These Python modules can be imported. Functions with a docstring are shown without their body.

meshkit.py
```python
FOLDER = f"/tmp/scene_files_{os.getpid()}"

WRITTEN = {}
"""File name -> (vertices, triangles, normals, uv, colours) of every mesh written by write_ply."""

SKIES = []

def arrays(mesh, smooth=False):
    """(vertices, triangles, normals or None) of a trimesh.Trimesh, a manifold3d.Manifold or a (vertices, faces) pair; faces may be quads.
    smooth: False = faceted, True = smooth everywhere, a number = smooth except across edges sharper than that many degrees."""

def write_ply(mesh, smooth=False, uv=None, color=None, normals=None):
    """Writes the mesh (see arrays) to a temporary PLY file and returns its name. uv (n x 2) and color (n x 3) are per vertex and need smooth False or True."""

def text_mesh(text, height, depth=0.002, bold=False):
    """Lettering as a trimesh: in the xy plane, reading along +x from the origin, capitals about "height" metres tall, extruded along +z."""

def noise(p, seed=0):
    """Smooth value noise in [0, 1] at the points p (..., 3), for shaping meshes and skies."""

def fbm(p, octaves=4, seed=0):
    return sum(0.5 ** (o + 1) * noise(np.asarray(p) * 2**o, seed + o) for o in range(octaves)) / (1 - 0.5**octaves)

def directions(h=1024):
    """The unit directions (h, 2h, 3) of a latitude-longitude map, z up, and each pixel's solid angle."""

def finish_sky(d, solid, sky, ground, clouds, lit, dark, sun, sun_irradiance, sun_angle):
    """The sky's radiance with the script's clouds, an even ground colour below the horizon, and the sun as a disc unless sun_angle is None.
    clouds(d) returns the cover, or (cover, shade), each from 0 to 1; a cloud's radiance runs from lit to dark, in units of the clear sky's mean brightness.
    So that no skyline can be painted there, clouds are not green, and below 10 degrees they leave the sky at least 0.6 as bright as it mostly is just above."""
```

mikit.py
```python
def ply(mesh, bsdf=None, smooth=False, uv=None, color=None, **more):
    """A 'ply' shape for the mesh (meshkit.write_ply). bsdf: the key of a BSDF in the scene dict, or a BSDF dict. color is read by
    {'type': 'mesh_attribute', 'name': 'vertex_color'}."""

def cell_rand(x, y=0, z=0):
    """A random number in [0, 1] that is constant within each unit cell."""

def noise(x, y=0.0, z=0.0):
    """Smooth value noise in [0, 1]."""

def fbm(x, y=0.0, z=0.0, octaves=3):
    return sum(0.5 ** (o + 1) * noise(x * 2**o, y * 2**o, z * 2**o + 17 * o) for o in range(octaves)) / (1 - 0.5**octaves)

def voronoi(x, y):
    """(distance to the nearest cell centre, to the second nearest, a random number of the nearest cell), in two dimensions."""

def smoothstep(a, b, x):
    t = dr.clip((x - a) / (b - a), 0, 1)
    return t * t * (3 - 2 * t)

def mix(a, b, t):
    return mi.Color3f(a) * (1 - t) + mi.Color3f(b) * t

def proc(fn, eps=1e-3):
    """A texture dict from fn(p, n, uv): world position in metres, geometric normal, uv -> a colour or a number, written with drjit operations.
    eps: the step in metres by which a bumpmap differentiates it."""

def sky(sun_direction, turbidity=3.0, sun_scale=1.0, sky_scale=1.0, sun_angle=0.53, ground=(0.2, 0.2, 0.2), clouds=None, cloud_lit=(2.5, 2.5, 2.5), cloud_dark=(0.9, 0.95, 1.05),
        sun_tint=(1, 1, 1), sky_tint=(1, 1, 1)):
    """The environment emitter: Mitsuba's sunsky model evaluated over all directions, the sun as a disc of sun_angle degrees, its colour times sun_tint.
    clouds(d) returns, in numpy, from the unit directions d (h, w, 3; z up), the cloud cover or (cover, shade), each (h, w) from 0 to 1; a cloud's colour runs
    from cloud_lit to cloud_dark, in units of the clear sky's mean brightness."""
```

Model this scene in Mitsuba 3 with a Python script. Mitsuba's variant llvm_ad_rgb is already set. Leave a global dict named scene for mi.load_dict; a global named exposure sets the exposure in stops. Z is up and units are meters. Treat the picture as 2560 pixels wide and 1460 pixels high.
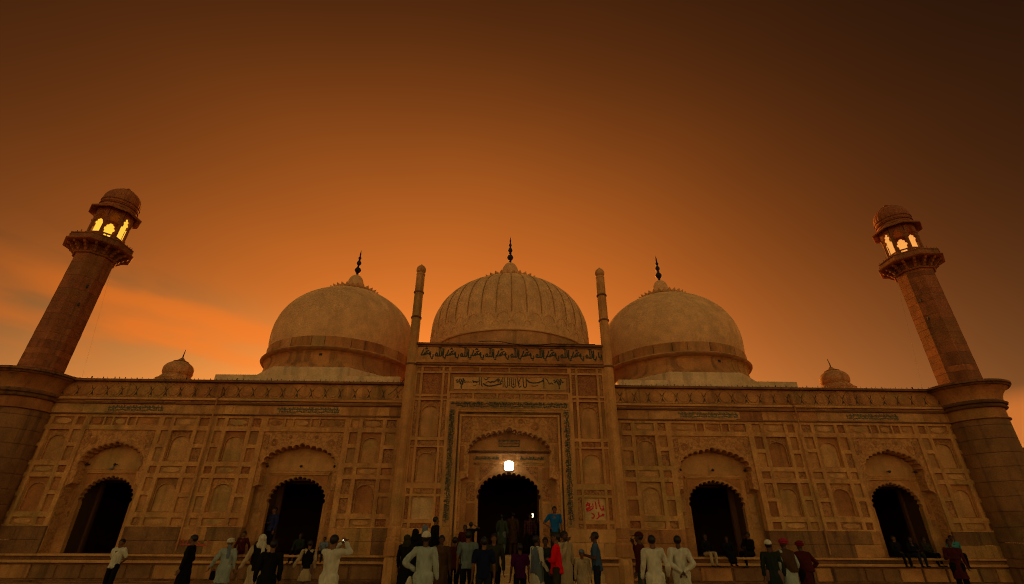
import math, random
import numpy as np, trimesh, manifold3d, mitsuba as mi, drjit as dr
import mikit, meshkit
from mikit import proc, noise, fbm, cell_rand, smoothstep, mix
from shapely.geometry import Polygon, LineString, Point, box as sbox, MultiPolygon
from shapely.ops import unary_union
from shapely import affinity

random.seed(7); RNG = np.random.default_rng(7)
T = mi.ScalarTransform4f
scene, labels = {}, {}

# ---------------------------------------------------------------- camera, sky, exposure
EYE, PITCH, YAW, ROLL, FOCAL = np.array([-.413, -20.0, 1.65]), .4706, .0244, .0061, 1213.876
cp, sp, cy, sy = math.cos(PITCH), math.sin(PITCH), math.cos(YAW), math.sin(YAW)
fwd = np.array([sy * cp, cy * cp, sp]); r0 = np.array([cy, -sy, 0.]); u0 = np.cross(r0, fwd)
upv = -math.sin(ROLL) * r0 + math.cos(ROLL) * u0
scene['camera'] = {'type': 'perspective', 'fov': math.degrees(2 * math.atan(1280 / FOCAL)), 'fov_axis': 'x', 'near_clip': .1, 'far_clip': 3000.,
                   'to_world': T().look_at(origin=EYE.tolist(), target=(EYE + fwd).tolist(), up=upv.tolist())}
exposure = 3.3
G = 2 ** exposure
SUN_AZ, SUN_EL = math.radians(-9), math.radians(14)
SUN = (math.sin(SUN_AZ) * math.cos(SUN_EL), math.cos(SUN_AZ) * math.cos(SUN_EL), math.sin(SUN_EL))
SKY_MEAN = 0.0440          # mean radiance of the tinted clear sky: cloud colours are given in units of it
LIT, DARK = np.array([1.12, .262, .030]), np.array([.016, .0041, .0013])


def clouds(d):
    """Dusk veil over the western half of the sky: glowing round the hidden sun, dying away with the angle from it, with a few long red streaks low on one side; clear dusk sky in the east."""
    g = np.array([math.sin(-.11) * math.cos(-.087), math.cos(-.11) * math.cos(-.087), math.sin(-.087)])
    th = np.degrees(np.arccos(np.clip(d @ g, -1, 1)))
    t = .010 + 1.08 * np.exp(-(th / 41.4) ** 2.5) + .065 * np.clip(1 - d[..., 2], 0, 1) ** 4
    az = np.degrees(np.arctan2(d[..., 0], d[..., 1])); el = np.degrees(np.arcsin(np.clip(d[..., 2], -1, 1)))
    q = np.stack([az * .085 + 1.7, (el + .09 * az) * .36, 0 * az], -1)
    s = meshkit.fbm(q + 3.1, 5, 5)
    w = np.exp(-np.abs((az + 38) / 14) ** 3) * np.exp(-np.abs((el - 17.2) / 5.4) ** 3)
    wob = 3.4 * (meshkit.fbm(np.stack([az * .11, el * .12, 0 * az], -1), 4, 9) - .5)
    band = np.exp(-((el - 20.2 - wob + .03 * (az + 38)) / 1.0) ** 2) * np.clip((az + 56) / 14, 0, 1) + .9 * np.exp(-((el - 17.2 - wob) / 1.2) ** 2) * np.clip((az + 52) / 10, 0, 1)
    st = np.clip(np.clip((s - .42) / .2, 0, 1) * .6 + band * .55 - .1, 0, 1); st = st * st * (3 - 2 * st)
    t = t + w * (st * .50 - .24)
    b = meshkit.fbm(np.stack([az * .03, el * .07, 0 * az], -1), 3, 11)
    t = np.clip(t * (.9 + .2 * b), .010, 1.12)
    hz = np.clip((12.6 - el) / 3.2, 0, 1); t = np.maximum(t, .52 * hz * hz * (3 - 2 * hz))      # brightness floor added low along the horizon so no edge shows
    west = np.clip((d[..., 1] + .35) / .6, 0, 1); west = west * west * (3 - 2 * west)
    cover = west * (.988 - .095 * np.exp(-(np.clip(el - 5, 0, 90) / 13) ** 2) * np.clip((np.abs(az + 9) - 6) / 30, .25, 1) * np.clip((72 - az) / 34, 0, 1) * (1 - w * st) - .06 * w * (1 - st) + .012 * w * st)
    return cover, np.clip((LIT[0] - t) / (LIT[0] - DARK[0]), 0, 1)


scene['sky_light'] = mikit.sky(SUN, turbidity=6, sun_scale=.6, sky_scale=1.0, sun_angle=1.5, ground=(.3, .22, .14), clouds=clouds,
                               cloud_lit=tuple(LIT / G / SKY_MEAN), cloud_dark=tuple(DARK / G / SKY_MEAN), sun_tint=(1, .5, .14), sky_tint=(1, .55, .20))


# ---------------------------------------------------------------- materials
def mat(name, fn=None, rough=.75, col=None, spec=.25, bump=None, two=True, **more):
    b = {'type': 'principled', 'base_color': proc(fn) if fn else {'type': 'rgb', 'value': list(col)}, 'roughness': rough, 'specular': spec, **more}
    if bump: b = {'type': 'bumpmap', 'arbitrary': proc(bump, 4e-3), 'scale': 1.0, 'bsdf': b}
    if two: b = {'type': 'twosided', 'bsdf': b}
    scene[name] = b
    return name


def stone_fn(base, tint, blot=.35, grain=.22, streak=.3, seed=0., olive=.7):
    """Weathered marble: cloudy tone, rust and grey blotches, rain streaks, fine grain."""
    def fn(p, n, uv):
        h = p.x + .63 * p.y
        c = fbm(h * .9 + seed, p.z * .9, p.y * .9, 4)
        big = fbm(h * .23 + 5 + seed, p.z * .3, 2.5, 3)
        sk = fbm(h * 5.5 + seed, p.z * .35, p.y * 5.5, 3)
        g = noise(h * 31, p.z * 31, p.y * 31) * .6 + noise(h * 67, p.z * 67, p.y * 67) * .4
        ol = fbm(h * .55 + 11 + seed, p.z * .7, 9.5, 3)
        k = mix(base, tint, smoothstep(.36, .7, c) * blot + smoothstep(.45, .7, big) * blot * .6)
        k = mix(k, mi.Color3f(base) * mi.Color3f(.62, .74, .66), smoothstep(.52, .68, ol) * olive)
        mot = fbm(h * 3.1 + seed, p.z * 3.1, p.y * 3.1, 3)
        k = k * (.74 + .54 * mot)
        k = k * (1 - streak * smoothstep(.5, .78, sk)) * (1 - grain * .9 + grain * 1.8 * g)
        return k
    return fn


def inlay_fn(base, ink, scale):
    """Panel filled with fine floral inlay: curling stems and buds too small to pick apart."""
    def fn(p, n, uv):
        h = p.x + .63 * p.y
        wx = h + .05 * noise(h * 9, p.z * 9); wz = p.z + .05 * noise(h * 9 + 40, p.z * 9)
        a = dr.abs(fbm(wx * scale, wz * scale, 1.5, 3) - .5)
        b = noise(h * scale * 2.1 + 9, p.z * scale * 2.1)
        k = mix(base, ink, (1 - smoothstep(.02, .09, a)) * .75 + smoothstep(.68, .8, b) * .4)
        g = noise(h * 43, p.z * 43, p.y * 43)
        return k * (.86 + .28 * g) * (.85 + .3 * fbm(h * .8, p.z * .8, 7, 2))
    return fn


mat('rail_marble', stone_fn((0.4722, 0.2319, 0.0698), (0.3374, 0.1465, 0.0396), .5, .3, .25))
mat('wall_marble', stone_fn((0.4281, 0.1974, 0.0576), (0.2792, 0.1121, 0.0315), .7, .35, .35, 3.))
mat('niche_marble', stone_fn((0.4641, 0.2371, 0.0770), (0.3458, 0.1581, 0.0471), .6, .3, .2, 9.))
mat('pale_marble', stone_fn((0.5002, 0.3071, 0.1310), (0.3881, 0.2193, 0.0874), .5, .25, .2, 13.))
mat('tan_marble', stone_fn((0.3747, 0.1536, 0.0423), (0.2436, 0.0886, 0.0229), .8, .35, .3, 21.))
mat('grey_marble', stone_fn((0.3885, 0.1961, 0.0628), (0.2710, 0.1220, 0.0382), .7, .35, .35, 33.))
mat('inlay_marble', inlay_fn((0.3516, 0.1526, 0.0446), (0.1670, 0.0696, 0.0214), 9.))
mat('red_inlay', inlay_fn((0.3032, 0.1112, 0.0305), (0.1624, 0.0536, 0.0153), 11.))
mat('base_marble', stone_fn((0.2122, 0.0977, 0.0309), (0.1326, 0.0562, 0.0180), .7, .4, .4, 93.))  # darkened to stand in for lens falloff at the wall foot and bastions
mat('spandrel_marble', inlay_fn((0.437, 0.201, 0.059), (0.257, 0.118, 0.035), 7.))
mat('dome_plaster', stone_fn((0.5865, 0.3307, 0.1334), (0.4302, 0.2274, 0.0889), .35, .28, .10, 41., .12))
mat('drum_marble', stone_fn((0.4204, 0.1830, 0.0519), (0.2835, 0.1138, 0.0331), .8, .35, .4, 47.))
mat('drum_pale', stone_fn((0.4376, 0.2166, 0.0762), (0.3072, 0.1318, 0.0428), .7, .35, .3, 51.))
mat('slab_plaster', stone_fn((0.6120, 0.4140, 0.2160), (0.4500, 0.2970, 0.1440), .5, .25, .3, 55.))
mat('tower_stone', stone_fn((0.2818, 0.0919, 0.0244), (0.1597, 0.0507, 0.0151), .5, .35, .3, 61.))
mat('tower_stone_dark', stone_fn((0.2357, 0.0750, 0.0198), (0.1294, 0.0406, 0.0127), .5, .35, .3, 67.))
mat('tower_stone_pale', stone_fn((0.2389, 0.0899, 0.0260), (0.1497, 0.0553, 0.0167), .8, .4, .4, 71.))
mat('cornice_stone', stone_fn((0.1985, 0.0829, 0.0274), (0.1111, 0.0474, 0.0178), .8, .35, .5, 77.))
mat('hall_plaster', col=(.10, .04, .013)); mat('shaded_jamb_plaster', col=(.06, .025, .008)); mat('added_pane', col=(.5, .4, .2), rough=.3); mat('grime', col=(.05, .026, .012)); mat('ink_stone', col=(.018, .022, .014), rough=.6)  # jamb plaster darkened to carry the shade of the door reveals
mat('ink_grey', col=(.05, .055, .035), rough=.6)
mat('red_paint', col=(.42, .006, .012), rough=.6); mat('faded_red_paint', col=(.34, .06, .03), rough=.8)
mat('dark_bronze', col=(.012, .013, .012), rough=.5, metallic=.3); mat('iron', col=(.02, .016, .012), rough=.6)
mat('paving', stone_fn((.3, .19, .09), (.2, .12, .06), .7, .3, 0.)); mat('sand', col=(.32, .2, .1), rough=1.)
mat('step_marble', stone_fn((0.4250, 0.2465, 0.0935), (0.3060, 0.1700, 0.0638), .6, .3, .1, 83.))
CLOTH = dict(white=(0.3895, 0.3557, 0.2508), cream=(0.2892, 0.2074, 0.1077), greywhite=(0.2326, 0.2570, 0.2093), black=(0.0043, 0.0037, 0.0037), navy=(0.0046, 0.0063, 0.0211), cyan=(0.0058, 0.0665, 0.1907), red=(0.4800, 0.0040, 0.0050),
             purple=(0.0275, 0.0013, 0.0243), maroon=(0.0405, 0.0054, 0.0054), wine=(0.1080, 0.0065, 0.0108), rose=(0.2117, 0.0176, 0.0302), olive=(0.0189, 0.0170, 0.0068), brown=(0.0454, 0.0220, 0.0083), khaki=(0.1080, 0.0702, 0.0297),
             grey=(0.0864, 0.1080, 0.0972), blue=(0.0344, 0.0597, 0.1009), slate=(0.0864, 0.1080, 0.1296), teal=(0.0324, 0.1512, 0.1404), jeans=(0.0097, 0.0119, 0.0205), palegreen=(0.0324, 0.0432, 0.0270), darkgreen=(0.0119, 0.0162, 0.0086), plaid=(0.0421, 0.0130, 0.0130),
             dimblue=(0.0162, 0.0189, 0.0648), pinkbrown=(0.1188, 0.0648, 0.0486))  # the green is darkened to carry the dimness of the main doorway
for k, c in CLOTH.items(): mat('cloth_' + k, col=c, rough=.95, spec=.1)
scene['cloth'] = {'type': 'twosided', 'bsdf': {'type': 'principled', 'base_color': {'type': 'mesh_attribute', 'name': 'vertex_color'}, 'roughness': .95, 'specular': .1}}
mat('skin', col=(.12, .05, .022), rough=.6); mat('dark_skin', col=(.06, .024, .012), rough=.6); mat('hair_black', col=(.008, .006, .005), rough=.5); mat('hair_grey', col=(.16, .14, .12), rough=.7)


# ---------------------------------------------------------------- mesh helpers
def arr(m): return np.asarray(m[0], float), np.asarray(m[1], int)


def cat(*ms):
    vs, fs, o = [], [], 0
    for m in ms:
        v, f = arr(m); vs.append(v); fs.append(f + o); o += len(v)
    return np.vstack(vs), np.vstack(fs)


def move(m, x=0., y=0., z=0.):
    v, f = arr(m); return v + np.array([x, y, z]), f


def mirror(m):
    v, f = arr(m); return v * np.array([-1, 1, 1]), f[:, ::-1]


def rotz(m, a, c=(0, 0)):
    v, f = arr(m); v = v.copy(); x, y = v[:, 0] - c[0], v[:, 1] - c[1]
    v[:, 0], v[:, 1] = c[0] + x * math.cos(a) - y * math.sin(a), c[1] + x * math.sin(a) + y * math.cos(a)
    return v, f


BOXF = np.array([[0, 2, 3], [0, 3, 1], [4, 5, 7], [4, 7, 6], [0, 1, 5], [0, 5, 4], [2, 6, 7], [2, 7, 3], [0, 4, 6], [0, 6, 2], [1, 3, 7], [1, 7, 5]])


def bx(x0, x1, y0, y1, z0, z1):
    if x0 > x1: x0, x1 = x1, x0
    return np.array([[x, y, z] for x in (x0, x1) for y in (y0, y1) for z in (z0, z1)], float), BOXF[:, ::-1]


def tile(x0, x1, yf, yb, z0, z1, c=.012):
    """A piece of stone facing -y whose front edges are chamfered."""
    v = [[x, y, z] for y, i in ((yb, 0), (yf + c, 0), (yf, c)) for x, z in ((x0 + i, z0 + i), (x1 - i, z0 + i), (x1 - i, z1 - i), (x0 + i, z1 - i))]
    f = []
    for a in (0, 4):
        for i in range(4):
            j = (i + 1) % 4; f += [[a + i, a + j, a + 4 + j], [a + i, a + 4 + j, a + 4 + i]]
    f += [[8, 9, 10], [8, 10, 11], [0, 3, 2], [0, 2, 1]]
    f = np.array(f); v = np.array(v, float)
    return v, f[:, ::-1] if False else f


def prism(poly, yf, yb):
    """A shape drawn in x and z, extruded from its front yf back to yb."""
    out = []
    for g in getattr(poly, 'geoms', [poly]):
        if g.is_empty or g.area < 1e-6: continue
        m = trimesh.creation.extrude_polygon(g, yb - yf, engine='earcut')
        v, f = np.array(m.vertices), np.array(m.faces)
        out.append((np.stack([v[:, 0], v[:, 2] + yf, v[:, 1]], 1), f[:, ::-1]))
    return cat(*out)


def rev(prof, n=48, c=(0, 0), a0=0., a1=None, lobe=None):
    """A profile of (r, z) turned about a vertical axis at c."""
    a1 = a0 + 2 * math.pi if a1 is None else a1
    prof = np.asarray(prof, float); full = abs(a1 - a0 - 2 * math.pi) < 1e-6
    k = n if full else n + 1
    a = a0 + (a1 - a0) * np.arange(k) / n
    r = prof[:, 0][:, None] * np.ones(k) if lobe is None else prof[:, 0][:, None] * lobe(a[None], prof[:, 1][:, None])
    v = np.stack([c[0] + r * np.cos(a), c[1] + r * np.sin(a), np.broadcast_to(prof[:, 1][:, None], r.shape)], -1).reshape(-1, 3)
    i, j = np.meshgrid(np.arange(len(prof) - 1), np.arange(n), indexing='ij'); i, j = i.ravel(), j.ravel(); j2 = (j + 1) % k
    A, B, C, D = i * k + j, i * k + j2, (i + 1) * k + j2, (i + 1) * k + j
    return v, np.vstack([np.stack([A, B, C], 1), np.stack([A, C, D], 1)])


def rings_closed(prof):
    """Closes a section profile into a loop, for a band of stone with a back."""
    return list(prof) + [prof[0]]


def smooth_prof(pts, n=40):
    from scipy.interpolate import PchipInterpolator
    pts = np.asarray(pts, float); t = np.r_[0, np.cumsum(np.linalg.norm(np.diff(pts, axis=0), axis=1))]
    s = np.linspace(0, t[-1], n)
    return np.stack([PchipInterpolator(t, pts[:, 0])(s), PchipInterpolator(t, pts[:, 1])(s)], 1)


def tube(pts, r, n=6):
    pts = np.asarray(pts, float); rr = np.broadcast_to(r, len(pts))
    d = np.gradient(pts, axis=0); d /= np.linalg.norm(d, axis=1, keepdims=True) + 1e-12
    ref = np.where(np.abs(d[:, 2:3]) < .9, [[0, 0, 1.]], [[1., 0, 0]])
    u = np.cross(d, ref); u /= np.linalg.norm(u, axis=1, keepdims=True); w = np.cross(d, u)
    a = 2 * math.pi * np.arange(n) / n
    v = (pts[:, None] + rr[:, None, None] * (u[:, None] * np.cos(a)[None, :, None] + w[:, None] * np.sin(a)[None, :, None])).reshape(-1, 3)
    f = []
    for i in range(len(pts) - 1):
        for j in range(n):
            k = (j + 1) % n; f += [[i * n + j, (i + 1) * n + j, (i + 1) * n + k], [i * n + j, (i + 1) * n + k, i * n + k]]
    for j in range(1, n - 1): f += [[0, j, j + 1], [(len(pts) - 1) * n, (len(pts) - 1) * n + j + 1, (len(pts) - 1) * n + j]]
    return v, np.array(f)


COUNT = {}


def key(name, parent=None):
    base = f'{parent}__{name}' if parent else name
    k = COUNT.get(base, 0); COUNT[base] = k + 1
    return base if k == 0 else f'{base}_{k:03d}'


def add(name, mesh, bsdf, parent=None, smooth=False, label=None, cat_=None, group=None, kind=None, **more):
    k = key(name, parent)
    v, f = arr(mesh) if isinstance(mesh, tuple) else (mesh.vertices, mesh.faces)
    q = v - v.mean(0)
    if np.einsum('ij,ij->', q[f[:, 0]], np.cross(q[f[:, 1]], q[f[:, 2]])) < 0: f = f[:, ::-1]
    mesh = (v, f)
    scene[k] = mikit.ply(mesh, bsdf, smooth=smooth, **more)
    d = {}
    if label: d['label'] = label
    if cat_: d['category'] = cat_
    if group: d['group'] = group
    if kind: d['kind'] = kind
    if d: labels[k] = d
    return k


def holder(name, parent=None, **d):
    k = key(name, parent)
    if d: labels[k] = d
    return k


def arch(hw, zs, za, n, zb, inset=.0, cx=0., tip=.06):
    """Opening under a many-cusped arch: half width hw, springing zs, apex za, n scallops, straight sides down to zb."""
    t = np.linspace(0, math.pi, 121)
    x, z = -hw * np.cos(t), zs + (za - zs - tip) * np.sin(t) ** .85
    z += tip * np.clip(1 - np.abs(x) / (.22 * hw), 0, 1) ** 1.5
    P = np.stack([x, z], 1); L = np.r_[0, np.cumsum(np.linalg.norm(np.diff(P, axis=0), axis=1))]
    if not n: return affinity.translate(Polygon(np.vstack([P, [[hw, zb], [-hw, zb]]])).buffer(0), cx, 0)
    s = (np.arange(n) + .5) / n * L[-1]
    r = L[-1] / n * .56
    c = np.stack([np.interp(s, L, P[:, 0]), np.interp(s, L, P[:, 1])], 1)
    inner = Polygon(np.vstack([P, [[hw, zb], [-hw, zb]]])).buffer(0).buffer(-r * .62, join_style=2)
    inner = unary_union([inner, sbox(-hw + r * .4, zb, hw - r * .4, zs)])
    tg = np.gradient(c, axis=0); tg /= np.linalg.norm(tg, axis=1, keepdims=True)
    c = c + np.stack([tg[:, 1], -tg[:, 0]], 1) * r * .66
    lob = [Point(*q).buffer(r * .8, 10) for q in c]
    return affinity.translate(unary_union([inner, *lob]).buffer(.002).buffer(-.002), cx, 0)


def niche_shape(x0, x1, z0, z1):
    """Little ogee arch of a blind niche."""
    w = (x1 - x0) / 2; cx = (x0 + x1) / 2; zs = z1 - w * .95
    t = np.linspace(0, 1, 14); x = w * np.cos(t * math.pi / 2); z = zs + (z1 - zs) * np.sin(t * math.pi / 2) ** .8
    x = np.where(t > .8, x * (1 - .25 * (t - .8) / .2), x)
    P = [(cx + a, b) for a, b in zip(x, z)] + [(cx - a, b) for a, b in zip(x[::-1], z[::-1])]
    return Polygon(P + [(x0, z0), (x1, z0)]).buffer(0)


# ---------------------------------------------------------------- Arabic letter strokes, unit height, reading right to left
GLYPH = {
    'allah': [1.05, [(1.0, 0), (1.02, 1)], [(.8, 1), (.79, .1), (.7, 0), (.55, .02)], [(.55, .95), (.54, .1), (.44, 0), (.22, .02)], [(.24, .02), (.04, .02), (0, .22), (.14, .42), (.28, .25), (.22, .02)],
              [(.4, 1.2), (.47, 1.1), (.55, 1.18), (.62, 1.1), (.7, 1.22)]],
    'ya': [.62, [(.6, .5), (.6, .12), (.48, .02), (.2, .05), (.12, .3), (.06, 1)], [(.36, -.22), (.4, -.22)], [(.52, -.22), (.56, -.22)]],
    'muhammad': [1.25, [(1.2, .3), (1.08, .5), (.98, .32), (1.1, .18), (1.2, .3)], [(1.0, .28), (.82, .3), (.6, .62), (.92, .72)], [(.82, .3), (.58, .24)],
                 [(.58, .24), (.46, .44), (.38, .24), (.5, .14), (.58, .24)], [(.42, .2), (.26, .16)], [(.24, .8), (.14, .42), (.02, .12), (.28, .12)], [(.5, .95), (.62, 1.08), (.74, .95)]],
    'la': [.5, [(.02, 1), (.34, .16), (.2, .02), (.1, .14), (.46, 1)]],
    'ilaha': [.8, [(.78, 0), (.78, 1)], [(.56, 1), (.55, .08), (.4, .02)], [(.42, .02), (.1, .02), (.06, .24), (.2, .4), (.3, .2), (.24, .02)], [(.76, -.2), (.8, -.14)]],
    'rasul': [1.5, [(1.48, .32), (1.42, .04), (1.26, -.2)], [(1.2, .3), (1.16, .06), (1.06, .26), (1.0, .06), (.9, .28), (.84, .04), (.7, .04)], [(.72, .05), (.62, .3), (.52, .12), (.66, .04), (.5, -.2)],
              [(.3, 1), (.28, .0), (.14, -.2), (0, .02)]],
    'madad': [1.15, [(1.12, .22), (1.0, .4), (.92, .2), (1.04, .1), (1.12, .22)], [(.95, .14), (.72, .1), (.66, .55)], [(.72, .1), (.6, -.12), (.46, -.28)], [(.2, .6), (.3, .4), (.26, .1), (.06, .06)]],
    'illa': [.75, [(.72, 0), (.72, 1)], [(.02, 1), (.34, .16), (.2, .02), (.1, .14), (.48, 1)]],
}
KALIMA = ['la', 'ilaha', 'illa', 'allah', 'muhammad', 'rasul', 'allah']


def strokes(ls, w):
    return unary_union([LineString(l).buffer(w, 3) if len(l) > 1 else Point(l[0]).buffer(w) for l in ls])


def word(name, h, w):
    g = GLYPH[name]
    return affinity.scale(strokes(g[1:], w / h), h, h, origin=(0, 0)), g[0] * h


def text_line(words, x_right, z0, h, w, gap=.12, until=None):
    """Words laid from right to left on the line z0; stops at x = until."""
    out, x, i = [], x_right, 0
    while True:
        s, ln = word(words[i % len(words)], h, w)
        if until is not None and x - ln < until: break
        out.append(affinity.translate(s, x - ln, z0)); x -= ln + gap * h; i += 1
        if until is None and i >= len(words): break
    return unary_union(out), x

# ---------------------------------------------------------------- ground
add('desert_ground', bx(-900, 900, -600, 900, -.6, -.02), 'sand', kind='structure', label='sandy ground reaching away to the horizon around the mosque')
add('courtyard_pavement', bx(-40, 40, -45, 12, -.3, 0), 'paving', kind='structure', label='stone paved courtyard in front of the mosque')

# ---------------------------------------------------------------- the mosque
M = holder('mosque', label='marble mosque with three white domes, two leaning looking minarets and an arched front', category='mosque')
ZL, ZT = 1.10, 6.02                      # ledge, top of the panelled field
tone = lambda *k: k[int(RNG.integers(len(k)))]


def panel(par, x0, x1, z0, z1, yf, m, d=.05, c=.012):
    add('panel', tile(x0, x1, yf + d, yf + d + .2, z0, z1, c), m, par)


def niche(par, x0, x1, z0, z1, yf, back='niche_marble', front='wall_marble'):
    """Sunk niche: a spandrel with a small arch in front of a paler back."""
    a = niche_shape(x0 + .07, x1 - .07, z0 + .04, z1 - .2)
    n = add('niche', prism(sbox(x0 + .001, z0 + .001, x1 - .001, z1 - .001).difference(a), yf + .11, yf + .18), front, par)
    add('niche_back', prism(sbox(x0, z0, x1, z1), yf + .16, yf + .3), back, par)
    r = a.buffer(.018).difference(a.buffer(.002)).intersection(sbox(x0, z0 + .06, x1, z1))
    add('niche_rim', prism(r, yf + .095, yf + .12), 'rail_marble', par)


def squares(par, x0, x1, z0, z1, yf, m=None):
    panel(par, x0, x1, z0, z1, yf, m or tone('tan_marble', 'red_inlay', 'inlay_marble', 'wall_marble'), .06)


ROWS = [(2.03, 2.28, 'sq'), (2.46, 3.66, 'ni'), (3.82, 4.08, 'sq'), (4.25, 5.42, 'ni'), (5.60, 5.92, 'sq')]


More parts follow.
